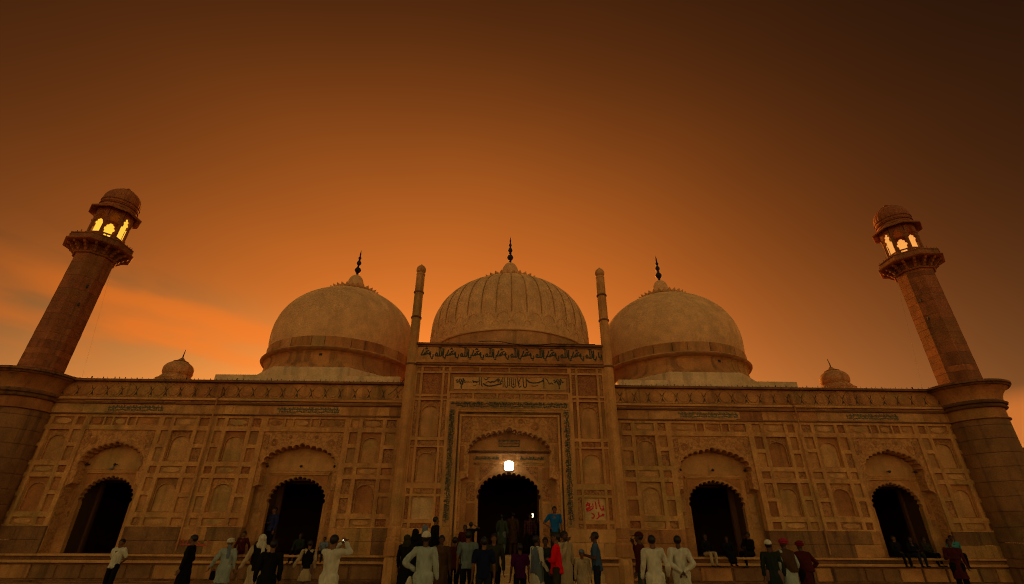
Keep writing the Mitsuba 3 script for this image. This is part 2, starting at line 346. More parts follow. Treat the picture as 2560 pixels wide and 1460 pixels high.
def wing(s):
    """One wing of the front, built for x > 0 and mirrored for s = -1."""
    W = holder('wall', M)
    fl = (lambda a, b: (a, b)) if s > 0 else (lambda a, b: (-b, -a))
    holes = []
    NI = [(5.10, 5.90), (10.45, 11.28), (12.56, 13.38), (17.36, 18.14)]
    NA = [(4.55, 4.95), (6.06, 6.38), (9.96, 10.30), (11.42, 11.72), (12.02, 12.40), (13.52, 13.80), (16.92, 17.22), (18.28, 18.52)]
    FR = [(6.60, 9.75, 8.17, 1.43, 1.62, 1.10, 3.78), (13.98, 16.75, 15.36, 1.19, 1.36, 1.0, 3.75)]
    for x0, x1 in NI:
        a, b = fl(x0, x1)
        for z0, z1, k in ROWS:
            holes.append(sbox(x0, z0, x1, z1))
            if k == 'ni': niche(W, a, b, z0, z1, 0., tone('niche_marble', 'niche_marble', 'grey_marble', 'tan_marble'), tone('spandrel_marble', 'tan_marble', 'grey_marble', 'inlay_marble'))
            else:
                panel(W, a, b, z0, z1, 0., tone('wall_marble', 'inlay_marble', 'grey_marble'))
                e = affinity.scale(Point((a + b) / 2, (z0 + z1) / 2).buffer(1, 12), (b - a) * .38, (z1 - z0) * .34)
                add('cartouche', prism(e, .032, .06), 'niche_marble', W)
    for x0, x1 in NA:
        a, b = fl(x0, x1)
        for z0, z1, k in ROWS:
            if k == 'sq':
                holes.append(sbox(x0, z0, x1, z1)); squares(W, a, b, z0, z1, 0.)
            else:
                zm = z0 + (z1 - z0) * tone(.5, .52, .55)
                for q0, q1 in ((z0, zm - .07), (zm + .07, z1)):
                    holes.append(sbox(x0, q0, x1, q1)); panel(W, a, b, q0, q1, 0., tone('inlay_marble', 'wall_marble', 'tan_marble', 'grey_marble', 'wall_marble'), .06)
    for x0, x1, cx, *_ in FR:            # the row over each big arch
        xs = np.linspace(x0 + .02, x1 - .02, 4); sq = .3
        for i in range(3):
            p, q = xs[i] + (.36 if i else 0), xs[i + 1] - .04
            a, b = fl(p, q); holes.append(sbox(p, 5.6, q, 5.92)); panel(W, a, b, 5.6, 5.92, 0., tone('inlay_marble', 'wall_marble'))
            e = affinity.scale(Point((a + b) / 2, 5.76).buffer(1, 12), (b - a) * .36, .1); add('cartouche', prism(e, .032, .06), tone('niche_marble', 'tan_marble'), W)
            if i: a, b = fl(xs[i] + .02, xs[i] + .3); holes.append(sbox(xs[i] + .02, 5.6, xs[i] + .3, 5.92)); squares(W, a, b, 5.6, 5.92, 0.)
        holes.append(sbox(x0, ZL - .01, x1, 5.42))
    grid = sbox(4.05, 1.98, 18.66, ZT).difference(unary_union(holes))
    g = prism(grid, 0., .3); add('rail_grid', g if s > 0 else mirror(g), 'rail_marble', W)
    # plain slabs below the panels
    for lo, hi in ((4.05, 6.6), (9.75, 13.98), (16.75, 18.66)):
        for r, (z0, z1) in enumerate(((ZL, 1.53), (1.53, 1.98))):
            xs = [lo]
            while xs[-1] < hi - 1.6: xs.append(xs[-1] + RNG.uniform(.75, 1.35))
            xs.append(hi)
            for p, q in zip(xs[:-1], xs[1:]):
                a, b = fl(p, q); add('slab', tile(a + .004, b - .004, -.002 + RNG.uniform(0, .006), .3, z0 + .004, z1 - .004, .006), tone('base_marble', 'wall_marble', 'base_marble'), W)
    # the big arches
    for x0, x1, cx, hw, hw2, dh, dz in FR:
        X = s * cx
        op = unary_union([arch(hw, 4.06, 4.96, 15, 3.3, cx=X), sbox(X - hw2, ZL - .02, X + hw2, 3.3), affinity.scale(Point(X, 3.3).buffer(1, 24), hw2, .27)])
        al = sbox(X - (x1 - x0) / 2, ZL, X + (x1 - x0) / 2, 5.42)
        add('arch_spandrel', prism(al.difference(op), .05, .5), 'spandrel_marble', W)
        rim = op.buffer(.05, join_style=1).difference(op.buffer(.004)).intersection(sbox(X - 3, 3.9, X + 3, 5.4))
        add('arch_moulding', prism(rim, .038, .06), 'wall_marble', W)
        for k in (-1, 1):                # carved flowers and quarter panels in the spandrel
            c0 = Point(X + k * hw * .78, 5.0)
            add('rosette', prism(c0.buffer(.14, 12).difference(c0.buffer(.045)), .035, .06), 'tan_marble', W)
            add('rosette', prism(Point(X + k * hw * .36, 5.22).buffer(.07, 10), .035, .06), 'tan_marble', W)
            tri = sbox(X + k * hw * 1.02 - .12, 4.75, X + k * hw * 1.02 + .12, 5.3).difference(op.buffer(.08))
            add('panel', prism(tri, .038, .06), 'inlay_marble', W)
        door = unary_union([arch(dh, 2.82, dz, 17, 2.2, cx=X, tip=.03), sbox(X - dh + .045, ZL - .02, X + dh - .045, 2.6)])
        scr = sbox(X - hw2 - .2, ZL, X + hw2 + .2, 5.2)
        add('door_screen', prism(scr.difference(door), .48, .66), 'wall_marble', W)
        dr_ = door.buffer(.07, join_style=1).difference(door).intersection(sbox(X - 3, 2.2, X + 3, 4)); add('door_moulding', prism(dr_, .47, .5), 'wall_marble', W)
        add('lintel', cat(bx(X - dh - .06, X + dh + .06, .40, .49, 3.90, 3.94), bx(X - dh - .02, X + dh + .02, .43, .49, 3.845, 3.90)), 'rail_marble', W)
        add('tympanum', prism(unary_union([arch(hw - .03, 4.12, 4.9, 0, 4.0, cx=X)]), .472, .49), 'niche_marble', W)
        for k in (-1, 1):
            for z0, z1 in ((2.05, 2.5), (2.62, 3.2), (3.3, 3.8)):
                p, q = sorted((X + k * (dh + .14), X + k * (hw2 - .08)))
                add('panel', tile(p, q, .458, .49, z0, z1, .008), tone('inlay_marble', 'grey_marble', 'tan_marble'), W)
            add('panel', prism(sbox(*sorted((X + k * .25, X + k * (dh - .02))), 3.4, 3.8) .difference(door.buffer(.1)) if False else Polygon([(X + k * .42, 3.8), (X + k * (dh - .02), 3.8), (X + k * (dh - .02), 3.42)]), .465, .49), 'tan_marble', W)
        for k in (-1, 0, 1):
            h = X + k * (hw - .12) ; add('iron_hook', cat(tube([(h, .475, 4.17), (h, .36, 4.15), (h, .31, 4.2)], .018, 6), move(rev([(0, -.05), (.045, -.03), (.055, 0), (.04, .04), (0, .05)], 8), h, .33, 4.15)), 'iron', W)
    # mouldings
    def strip(z0, z1, y0, m='rail_marble', name='cornice', x0=4.05, x1=18.75, yb=.4):
        a, b = fl(x0, x1); add(name, tile(a, b, y0, yb, z0, z1, min(.012, (z1 - z0) * .3)), m, W)
    strip(6.02, 6.075, -.055, 'cornice_stone')
    xs = np.cumsum(np.r_[4.05, RNG.uniform(.8, 1.4, 16)]); xs = np.r_[xs[xs < 18.2], 18.75]
    ins = [(6.85, 9.55), (13.9, 16.3)]
    for p, q in zip(xs[:-1], xs[1:]):
        a, b = fl(p, q); add('slab', tile(a + .003, b - .003, RNG.uniform(0, .006), .4, 6.08, 6.45, .006), tone('wall_marble', 'rail_marble', 'tan_marble', 'niche_marble'), W)
    for p, q in ins:
        a, b = fl(p, q); add('inscription_tablet', tile(a, b, -.012, .02, 6.12, 6.41, .006), 'niche_marble', W)
        tx, _ = text_line(KALIMA, b - .06, 6.17, .145, .010, .06, a + .05)
        tx2, _ = text_line(KALIMA[3:] + KALIMA, b - .14, 6.285, .09, .007, .06, a + .05)
        add('inscription', prism(unary_union([tx, tx2]), -.017, -.011), 'ink_grey', W, label='row of small Arabic lettering inlaid in the band under the cornice')
    strip(6.45, 6.53, -.075, 'cornice_stone'); strip(6.53, 6.60, -.03, 'wall_marble'); strip(6.60, 6.70, -.12, 'rail_marble'); strip(6.70, 6.74, -.04, 'cornice_stone')
    strip(6.74, 7.36, .012, 'wall_marble', 'frieze')
    pitch, x = .592, 4.34
    sh = unary_union([Point(0, .3).buffer(.235, 14), Polygon([(-.1, .47), (0, .585), (.1, .47)]), Polygon([(-.2, .35), (.2, .35), (.1, .06), (-.1, .06)])]).buffer(.02).buffer(-.02)
    fleur = unary_union([LineString([(0, .08), (0, .28)]).buffer(.014), LineString([(0, .2), (-.07, .04)]).buffer(.012), LineString([(0, .2), (.07, .04)]).buffer(.012), LineString([(0, .27), (-.09, .42)]).buffer(.012), LineString([(0, .27), (.09, .42)]).buffer(.012)])
    while x < 18.5:
        add('merlon', prism(affinity.translate(sh, s * x, 6.745), .0, .04), 'wall_marble', W)
        add('merlon_rim', prism(affinity.translate(sh.buffer(.0).difference(sh.buffer(-.016)), s * x, 6.745), -.006, .01), 'tan_marble', W)
        add('fleur', prism(affinity.translate(fleur, s * (x + pitch / 2), 6.75), .006, .03), 'grime', W)
        x += pitch
    strip(7.36, 7.46, -.13, 'cornice_stone', 'coping')
    sp_ = [bx(q - .008, q + .008, -.06 + RNG.uniform(-.04, .04), -.045, 7.455, 7.50 + RNG.uniform(0, .06)) for q in np.arange(4.4, 18.6, .23) + RNG.uniform(-.06, .06, len(np.arange(4.4, 18.6, .23)))]
    g = cat(*sp_); add('coping_spike_row', g if s > 0 else mirror(g), 'iron', W, kind='stuff')
    strip(1.03, ZL, -.15, 'rail_marble', 'ledge'); strip(.91, 1.03, -.06, 'cornice_stone', 'ledge'); strip(.82, .91, -.11, 'rail_marble', 'ledge')
    strip(.28, .82, .03, 'base_marble', 'dado'); strip(0, .22, -.08, 'base_marble', 'plinth'); strip(.22, .28, -.05, 'cornice_stone', 'plinth')
    x = 4.5
    while x < 18.4:
        wd = tone(.55, .8, 1.1); a, b = fl(x, min(x + wd, 18.6))
        add('dado_panel', tile(a, b, -.015, .1, .34, .76, .015), tone('base_marble', 'base_marble', 'wall_marble'), W); x += wd + .09
    # rain pipe
    px = s * 11.86
    add('rain_pipe', cat(tube([(px, -.05, 7.2), (px, -.05, 6.75)], .04, 8), tube([(px, -.16, 6.74), (px, -.16, 5.9), (px - .02, -.07, 5.6), (px - .02, -.06, 1.2)], .028, 8)), 'wall_marble', W, smooth=40)
    # dark mass of the wall behind, above the doors
    a, b = fl(4.0, 18.8)
    add('parapet', bx(a, b, .38, .75, 5.3, 7.44), 'wall_marble', W)
    return W


WR, WL = wing(1), wing(-1)

# ---- portal
PY = -.6
P = holder('portal', M)
holes = []
kal = sbox(-2.46, 6.96, 2.46, 7.74)
holes.append(kal)
for s in (-1, 1):
    fl = (lambda a, b: (a, b)) if s > 0 else (lambda a, b: (-b, -a))
    for z0, z1, k in ((2.27, 3.03, 'blank'), (3.50, 4.78, 'ni'), (5.16, 6.60, 'ni'), (6.84, 7.72, 'pl')):
        a, b = fl(2.78, 3.58); holes.append(sbox(a, z0, b, z1))
        if k == 'ni': niche(P, a, b, z0, z1, PY, 'niche_marble', tone('tan_marble', 'inlay_marble'))
        elif k == 'blank': add('panel', tile(a, b, PY + .09, PY + .3, z0, z1, .01), 'pale_marble', P)
        else: panel(P, a, b, z0, z1, PY, 'red_inlay', .08)
    for z0, z1 in ((1.95, 2.14), (3.12, 3.30), (4.84, 5.04), (6.66, 6.76), (7.80, 7.98)):
        for p, q in ((2.80, 3.56), (2.53, 2.70), (3.66, 3.82)):
            a, b = fl(p, q); holes.append(sbox(a, z0, b, z1)); panel(P, a, b, z0, z1, PY, tone('red_inlay', 'inlay_marble'), .035)
    for z0, z1 in ((2.27, 3.03), (3.5, 4.78), (5.16, 6.6), (6.84, 7.72)):
        for p, q in ((2.54, 2.69), (3.67, 3.81)):
            a, b = fl(p, q); holes.append(sbox(a, z0, b, z1)); panel(P, a, b, z0, z1, PY, tone('inlay_marble', 'tan_marble', 'red_inlay'), .035)
for i in range(5):
    p = -2.42 + i * .97; holes.append(sbox(p, 6.68, p + .9, 6.9)); panel(P, p, p + .9, 6.68, 6.9, PY, tone('red_inlay', 'inlay_marble'), .035)
for i in range(4):
    p = -2.42 + i * 1.215; holes.append(sbox(p, 7.80, p + 1.14, 7.98)); panel(P, p, p + 1.14, 7.80, 7.98, PY, tone('red_inlay', 'tan_marble'), .035)
frame_in = sbox(-2.12, ZL - .01, 2.12, 6.24)
holes.append(frame_in)
body = sbox(-3.93, 1.98, 3.93, 8.05).difference(unary_union(holes))
add('rail_grid', prism(body, PY, PY + .3), 'rail_marble', P)
for s in (-1, 1):
    for r, (z0, z1) in enumerate(((ZL, 1.54), (1.54, 1.98))):
        xs = [2.12, 2.75 + .2 * r, 3.4 - .2 * r, 3.93]
        for p, q in zip(xs[:-1], xs[1:]):
            a, b = sorted((s * p, s * q)); add('slab', tile(a + .004, b - .004, PY + RNG.uniform(0, .005), PY + .3, z0 + .003, z1 - .003, .006), tone('niche_marble', 'rail_marble'), P)
    a, b = sorted((s * 3.9, s * 3.55)); add('portal_side', bx(a, b, PY + .3, 2.0, 0, 9.0), 'wall_marble', P)
# kalima panel
add('inscription_tablet', tile(-2.45, 2.45, PY + .09, PY + .3, 6.965, 7.735, .01), 'wall_marble', P)
add('inscription_tablet', tile(-2.33, 2.36, PY + .07, PY + .1, 7.05, 7.62, .008), 'niche_marble', P)
fr = sbox(-2.31, 7.065, 2.34, 7.605); add('tablet_border', prism(fr.difference(fr.buffer(-.012)), PY + .064, PY + .072), 'ink_stone', P)
KS = [([(800, 523), (850, 525)], 3), ([(862, 512), (872, 528), (884, 516), (896, 529), (912, 518)], 6), ([(870, 555), (885, 560), (900, 550)], 2.5), ([(922, 482), (926, 555)], 3), ([(940, 480), (945, 556), (955, 566)], 3.5),
      ([(962, 540), (985, 556), (1020, 564), (1060, 558), (1130, 540)], 6), ([(968, 492), (985, 503), (1004, 492)], 4), ([(1010, 520), (1030, 530), (1044, 518), (1058, 526), (1078, 512)], 5.5), ([(985, 535), (1004, 520)], 3.5),
      ([(1084, 505), (1100, 492), (1112, 505), (1098, 516), (1084, 505)], 5), ([(1100, 525), (1135, 520)], 3.5), ([(1120, 540), (1130, 500)], 3), ([(1143, 484), (1147, 572)], 3.5), ([(1160, 486), (1165, 566), (1178, 578), (1190, 560), (1188, 484)], 3.5),
      ([(1205, 486), (1208, 560)], 3), ([(1222, 484), (1228, 566), (1244, 580), (1254, 562)], 3.5), ([(1240, 482), (1243, 552)], 3), ([(1262, 490), (1266, 574)], 3), ([(1282, 486), (1290, 556), (1300, 575), (1316, 562)], 3.5),
      ([(1312, 484), (1290, 530), (1302, 545)], 3), ([(1334, 486), (1338, 566), (1352, 578), (1366, 562), (1362, 482)], 3.8), ([(1370, 505), (1392, 526), (1430, 533), (1480, 529), (1518, 512)], 5.5), ([(1520, 486), (1530, 500), (1524, 520), (1516, 505)], 4),
      ([(1530, 520), (1528, 582)], 3.5), ([(1545, 488), (1562, 506), (1572, 530), (1584, 546), (1600, 530), (1616, 546)], 3.5), ([(1240, 545), (1250, 550)], 4), ([(1410, 560), (1440, 566), (1470, 556)], 2.5), ([(1000, 482), (1020, 478)], 2.5), ([(1386, 488), (1400, 482)], 3)]


def kx(x, y): return -2.28 + (x - 690) / 1050 * 4.6, 7.62 - (y - (468 + (x - 690) * .012)) * .57 / 130


kg = [LineString([kx(*q) for q in l]).buffer(w * .0044, 4) for l, w in KS]
for bxx in ((755, 518), (1670, 520)):                  # flower sprays at both ends
    for i in range(13):
        a = i * 2.4; rr = 8 + 5.2 * i ** .75
        q = kx(bxx[0] + rr * math.cos(a) * 1.15, bxx[1] + rr * math.sin(a) * .62)
        kg.append(affinity.rotate(affinity.scale(Point(*q).buffer(.05, 6), 1, .52), math.degrees(a) * 1.0))
    kg.append(LineString([kx(bxx[0], bxx[1] + 20), kx(bxx[0] + 4, bxx[1] + 66)]).buffer(.02))
add('inscription', prism(unary_union(kg).intersection(fr.buffer(-.02)), PY + .062, PY + .072), 'ink_stone', P, label='large flowing Arabic line between two dark flower sprays on a pale tablet over the gateway')
# band of lettering round the gateway
for nm, (a, b, z0, z1) in dict(l=(-2.40, -2.14, 2.03, 6.29), r=(2.14, 2.40, 2.03, 6.29), t=(-2.40, 2.40, 6.29, 6.56)).items():
    add('inscription_tablet', tile(a, b, PY - .014, PY + .02, z0, z1, .005), 'grey_marble', P)
tx, _ = text_line(KALIMA, 2.33, 6.345, .17, .010, .05, -2.36); tx2, _ = text_line(KALIMA[2:], 2.28, 6.45, .085, .007, .05, -2.36)
add('inscription', prism(unary_union([tx, tx2]), PY - .019, PY - .013), 'ink_stone', P, label='band of dark Arabic lettering across the top of the gateway')
for s in (-1, 1):
    tx, _ = text_line(KALIMA[s + 1:] + KALIMA, 4.2, .06, .16, .010, .05, .02); tx2, _ = text_line(KALIMA[s + 2:] + KALIMA[:3], 4.12, .14, .1, .007, .06, .02)
    u = affinity.rotate(unary_union([tx, tx2]), 90, origin=(0, 0)); u = affinity.translate(u, s * 2.27 + .135, 2.05)
    add('inscription', prism(u, PY - .019, PY - .013), 'ink_stone', P, label='upright band of dark Arabic lettering beside the gateway')
# frame and recess of the gateway
for i, (o, z, y) in enumerate(((2.12, 6.24, .02), (2.04, 6.16, .07), (1.98, 6.06, .03))):
    ring = sbox(-o, ZL, o, z).difference(sbox(-o + .075, ZL - 1, o - .075, z - .08)); add('gate_moulding', prism(ring, PY + y, PY + .3), 'rail_marble' if i % 2 == 0 else 'cornice_stone', P)
op = unary_union([arch(1.63, 4.55, 5.56, 19, 3.7, tip=.1), sbox(-1.84, ZL - .02, 1.84, 3.6), affinity.scale(Point(0, 3.6).buffer(1, 24), 1.84, .26)])
gfield = sbox(-1.93, ZL, 1.93, 6.0)
add('arch_spandrel', prism(gfield.difference(op), PY + .1, PY + .72), 'spandrel_marble', P)
rim = op.buffer(.055).difference(op.buffer(.004)).intersection(sbox(-3, 4.3, 3, 6)); add('arch_moulding', prism(rim, PY + .075, PY + .11), 'rail_marble', P)
for s in (-1, 1):
    c0 = Point(s * 1.02, 5.62); add('rosette', prism(c0.buffer(.16, 12).difference(c0.buffer(.05)), PY + .08, PY + .11), 'tan_marble', P)
    add('rosette', prism(Point(s * .45, 5.82).buffer(.1, 12).difference(Point(s * .45, 5.82).buffer(.03)), PY + .08, PY + .11), 'tan_marble', P)
    add('panel', tile(*sorted((s * 1.5, s * 1.88)), PY + .085, PY + .11, 5.0, 5.95, .006), 'inlay_marble', P)
    add('panel', tile(*sorted((s * 1.74, s * 1.9)), PY + .085, PY + .11, 3.95, 4.85, .006), 'tan_marble', P)
door = unary_union([arch(1.22, 3.0, 3.97, 17, 2.4, tip=.03), sbox(-1.22 + .05, ZL - .02, 1.22 - .05, 2.75)])
scr = sbox(-2.0, ZL, 2.0, 5.9)
add('door_screen', prism(scr.difference(door), PY + .7, PY + .9), 'niche_marble', P)
dm = door.buffer(.08).difference(door).intersection(sbox(-3, 2.3, 3, 4.1)); add('door_moulding', prism(dm, PY + .69, PY + .71), 'wall_marble', P)
add('lintel', cat(bx(-1.36, 1.36, PY + .6, PY + .71, 4.30, 4.36), bx(-1.3, 1.3, PY + .64, PY + .71, 4.24, 4.30)), 'rail_marble', P)
add('lintel', cat(bx(-1.6, 1.6, PY + .6, PY + .71, 4.72, 4.77), bx(-1.55, 1.55, PY + .65, PY + .71, 4.68, 4.72)), 'cornice_stone', P)
add('tablet', tile(-.42, .42, PY + .67, PY + .71, 4.93, 5.2, .006), 'ink_grey', P, label='small dark lettered tablet under the point of the gateway arch')
tx, _ = text_line(KALIMA[3:6], .38, 5.08, .085, .011, .06, -.42); tx2, _ = text_line(KALIMA[:5], .38, 4.97, .075, .01, .06, -.42); add('inscription', prism(unary_union([tx, tx2]), PY + .664, PY + .672), 'tan_marble', P)
for a, b in ((-1.42, -.36), (.36, 1.42)):
    add('inscription_tablet', tile(a, b, PY + .685, PY + .71, 4.42, 4.56, .005), 'grey_marble', P)
    tx, _ = text_line(KALIMA[2:], b - .04, 4.455, .08, .009, .05, a + .03); add('inscription', prism(tx, PY + .68, PY + .687), 'ink_grey', P)
add('tablet', tile(-.28, .28, PY + .685, PY + .71, 4.42, 4.62, .005), 'tan_marble', P)
for s in (-1, 1):
    for z0, z1 in ((1.5, 2.1), (2.2, 2.85), (2.95, 3.6), (3.7, 4.15)):
        add('panel', tile(*sorted((s * 1.3, s * 1.62)), PY + .682, PY + .71, z0, z1, .006), tone('inlay_marble', 'tan_marble', 'grey_marble'), P)
    add('panel', prism(Polygon([(s * .55, 4.18), (s * 1.14, 4.18), (s * 1.14, 3.62)]), PY + .685, PY + .71), 'inlay_marble', P)
# head of the portal
for z0, z1, y, m in ((8.05, 8.12, -.09, 'cornice_stone'), (8.12, 8.16, -.02, 'rail_marble'), (8.16, 8.29, -.07, 'wall_marble'), (8.85, 8.93, -.05, 'cornice_stone'), (8.93, 9.02, -.13, 'cornice_stone')):
    add('cornice', tile(-3.93, 3.93, PY + y, 1.4, z0, z1, .012), m, P)
add('name_frieze', tile(-3.93, 3.93, PY - .015, 1.4, 8.29, 8.85, .006), 'wall_marble', P)
x, g = 3.86, []
for i in range(15):
    w1, l1 = word('ya', .25, .022); nm = 'allah' if i % 2 == 1 else 'muhammad'; w2, l2 = word(nm, .33, .025)
    if i == 0: nm, (w2, l2) = 'ya', word('ya', .24, .022)
    if i == 0: g.append(affinity.translate(w2, x - l2, 8.47)); x -= l2 + .1; continue
    g += [affinity.translate(w1, x - l1 + .02, 8.39), affinity.translate(w2, x - l1 - l2 + .08, 8.45)]; x -= .527
    if x < -3.6: break
add('inscription', prism(unary_union(g).intersection(sbox(-3.9, 8.3, 3.9, 8.84)), PY - .022, PY - .014), 'ink_stone', P, label='frieze of bold dark Arabic words repeating along the top of the gateway block')
add('block', bx(-3.6, 3.6, PY + .72, PY + 1.85, 5.9, 8.9), 'wall_marble', P)
for z0, z1, y, m in ((1.03, ZL, -.15, 'rail_marble'), (.91, 1.03, -.06, 'cornice_stone'), (.82, .91, -.11, 'rail_marble'), (0, .82, -.03, 'niche_marble')):
    for s in (-1, 1):
        a, b = sorted((s * 1.9, s * 4.0)); add('ledge', tile(a, b, PY + y, PY + .4, z0, z1, .01), m, P)
add('threshold', bx(-1.9, 1.9, PY - .15, 1.9, .9, ZL), 'step_marble', P)
# painted slogan: ya allah madad
RS = [[(9.5, 6.7), (9.45, 7.4), (9.7, 8.2)], [(9.45, 7.9), (8.6, 7.75), (8.15, 5.9), (8.2, 4.7)], [(7.2, 7.7), (7.1, 6.5), (6.95, 5.4)], [(6.1, 7.5), (6.1, 6.0)], [(6.1, 7.4), (5.5, 7.9), (4.9, 7.6), (4.0, 8.2), (3.9, 7.7), (4.8, 7.3), (5.6, 7.0)], [(4.1, 8.55), (5.2, 8.2)], [(3.8, 6.9), (4.4, 6.4), (4.9, 6.8), (5.1, 6.0)], [(3.9, 6.3), (4.6, 5.9)], [(4.3, 5.7), (5.0, 6.1)], [(9.0, 8.2), (9.1, 8.3)],
      [(9.6, 9.7), (9.2, 9.4), (9.0, 9.9), (9.4, 10.1)], [(9.0, 9.9), (8.3, 10.2), (7.9, 9.9), (7.8, 9.0)], [(7.9, 10.1), (7.6, 10.7), (7.1, 11.1)], [(5.6, 9.3), (6.2, 9.6), (6.4, 10.2), (5.9, 10.9), (5.5, 10.7)]]
rg = unary_union([LineString([(2.78 + (q[0] - 3.2) / 7.2 * .8, 3.03 - (q[1] - 4.0) / 7.6 * .76) for q in l]).buffer(.021, 3) for l in RS])
add('painted_slogan', prism(rg, PY + .085, PY + .091), 'red_paint', P, label='red hand-painted Arabic slogan on the plain white panel')
LS = [[(0, 0), (.12, .2), (.2, -.02)], [(.25, .18), (.3, 0), (.42, .05), (.45, .16)], [(.5, 0), (.55, .15), (.66, .0), (.7, .15)], [(.8, .1), (.95, .0), (1.1, .02)], [(.2, .02), (1.25, -.03)], [(1.15, .15), (1.3, .05)]]
rg = unary_union([LineString([(-11.98 + .95 * a, 1.4 + b) for a, b in l]).buffer(.018, 3) for l in LS])
add('painted_scrawl', prism(rg, -.012, .0), 'faded_red_paint', WL, label='faded red paint scrawl low on the wall')

# ---- stair
ST = holder('staircase', M)
for i in range(5):
    z = 1.07 - .225 * i
    add('step', tile(-3.3 + .0 * i, 3.1, PY - .15 - .36 * (i + 1) - .02, PY - .15 - .36 * i if i else PY - .11, max(0, z - .34), z, .018), 'step_marble', ST)

# ---- corner pillars of the portal
for s in (-1, 1):
    pil = holder('pillar', M)
    X, Y = s * 4.09, PY + .02
    oct_ = lambda p: rev(p, 8, (X, Y), math.pi / 8)
    add('shaft', oct_([(0, 0), (.26, 0), (.26, 1.0), (.215, 1.1), (.215, 8.05), (.205, 8.2), (.19, 12.3), (0, 12.3)]), 'rail_marble', pil)
    for z, r in ((8.08, .25), (10.2, .235), (11.42, .23)):
        add('ring', rev([(r - .07, z - .05), (r - .01, z - .04), (r, z), (r - .02, z + .035), (r - .07, z + .045)], 16, (X, Y)), 'cornice_stone', pil)
    add('bulb', rev(smooth_prof([(.16, 12.28), (.2, 12.31), (.2, 12.34), (.155, 12.38), (.15, 12.42), (.19, 12.46), (.215, 12.56), (.2, 12.66), (.13, 12.76), (.05, 12.83), (.0, 12.9)], 26), 16, (X, Y)), 'rail_marble', pil, smooth=40)
    for z0, z1, r in ((1.1, 1.55, .3), (1.55, 1.7, .26), (1.7, 2.05, .24)):
        add('base_block', rev([(0, z0), (r, z0), (r, z1 - .05), (r - .04, z1), (0, z1)], 8, (X, Y), math.pi / 8), 'wall_marble', pil)

# ---- inside
HL = holder('prayer_hall', M)
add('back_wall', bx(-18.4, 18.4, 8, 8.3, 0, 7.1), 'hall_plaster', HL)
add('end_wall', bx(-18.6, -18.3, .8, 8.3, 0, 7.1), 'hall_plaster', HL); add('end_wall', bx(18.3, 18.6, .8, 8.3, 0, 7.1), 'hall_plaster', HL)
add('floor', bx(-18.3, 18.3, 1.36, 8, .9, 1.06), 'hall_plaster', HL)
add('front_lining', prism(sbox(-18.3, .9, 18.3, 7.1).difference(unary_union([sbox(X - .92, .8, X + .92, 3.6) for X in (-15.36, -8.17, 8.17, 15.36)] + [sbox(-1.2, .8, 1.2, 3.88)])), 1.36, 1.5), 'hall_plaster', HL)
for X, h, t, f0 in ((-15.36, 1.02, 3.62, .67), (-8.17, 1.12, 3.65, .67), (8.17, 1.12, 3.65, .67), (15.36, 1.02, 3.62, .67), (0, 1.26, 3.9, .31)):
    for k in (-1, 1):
        p, q = sorted((X + k * h, X + k * (h + .6))); add('door_jamb', bx(p, q, f0, 1.37, .9, 4.4), 'shaded_jamb_plaster', HL)
    add('door_soffit', bx(X - h, X + h, f0, 1.37, t, 4.4), 'shaded_jamb_plaster', HL)
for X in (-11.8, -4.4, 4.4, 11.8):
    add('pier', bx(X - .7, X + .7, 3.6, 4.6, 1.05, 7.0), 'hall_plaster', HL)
add('roof', bx(-18.7, 18.7, .7, 9.2, 7.0, 7.25), 'tan_marble', M)

# ---- domes
def finial(par, X, Y, z, h):
    pr = [(.0, 0), (.07, .0), (.035, .06), (.07, .1), (.03, .14), (.1, .17), (.155, .26), (.155, .3), (.09, .4), (.03, .44), (.075, .47), (.03, .5), (.085, .55), (.115, .62), (.085, .7), (.03, .73), (.06, .755), (.025, .78), (.06, .82), (.078, .87), (.055, .92), (.02, .95), (.045, .975), (.02, 1.0), (.04, 1.05), (.03, 1.12), (.0, 1.3)]
    pr = [(r * 1.12, z + q / 1.3 * h) for r, q in pr]
    add('finial', rev(pr, 14, (X, Y)), 'dark_bronze', par, smooth=50, label='slim dark finial of stacked balls')


def petals(par, X, Y, r, z, n, length, drop, m):
    for i in range(n):
        a = 2 * math.pi * (i + .5) / n; w = math.pi * r / n * .98
        q = [(-.2, -w * .9, .03), (.5 * length, -w, .02), (length, 0, -drop + .05), (.5 * length, w, .02), (-.2, w * .9, .03), (-.2, -w * .9, -.09), (.5 * length, -w, -.09), (length * .9, 0, -drop), (.5 * length, w, -.09), (-.2, w * .9, -.09)]
        v = np.array([(X + (r + u) * math.cos(a) - t * math.sin(a), Y + (r + u) * math.sin(a) + t * math.cos(a), z + h) for u, t, h in q])
        f = [[0, 1, 3], [1, 2, 3], [0, 3, 4], [5, 8, 6], [6, 8, 7], [5, 9, 8]] + sum([[[k, 5 + k, 5 + (k + 1) % 5], [k, 5 + (k + 1) % 5, (k + 1) % 5]] for k in range(5)], [])
        add('petal', (v, np.array(f)), m, par)


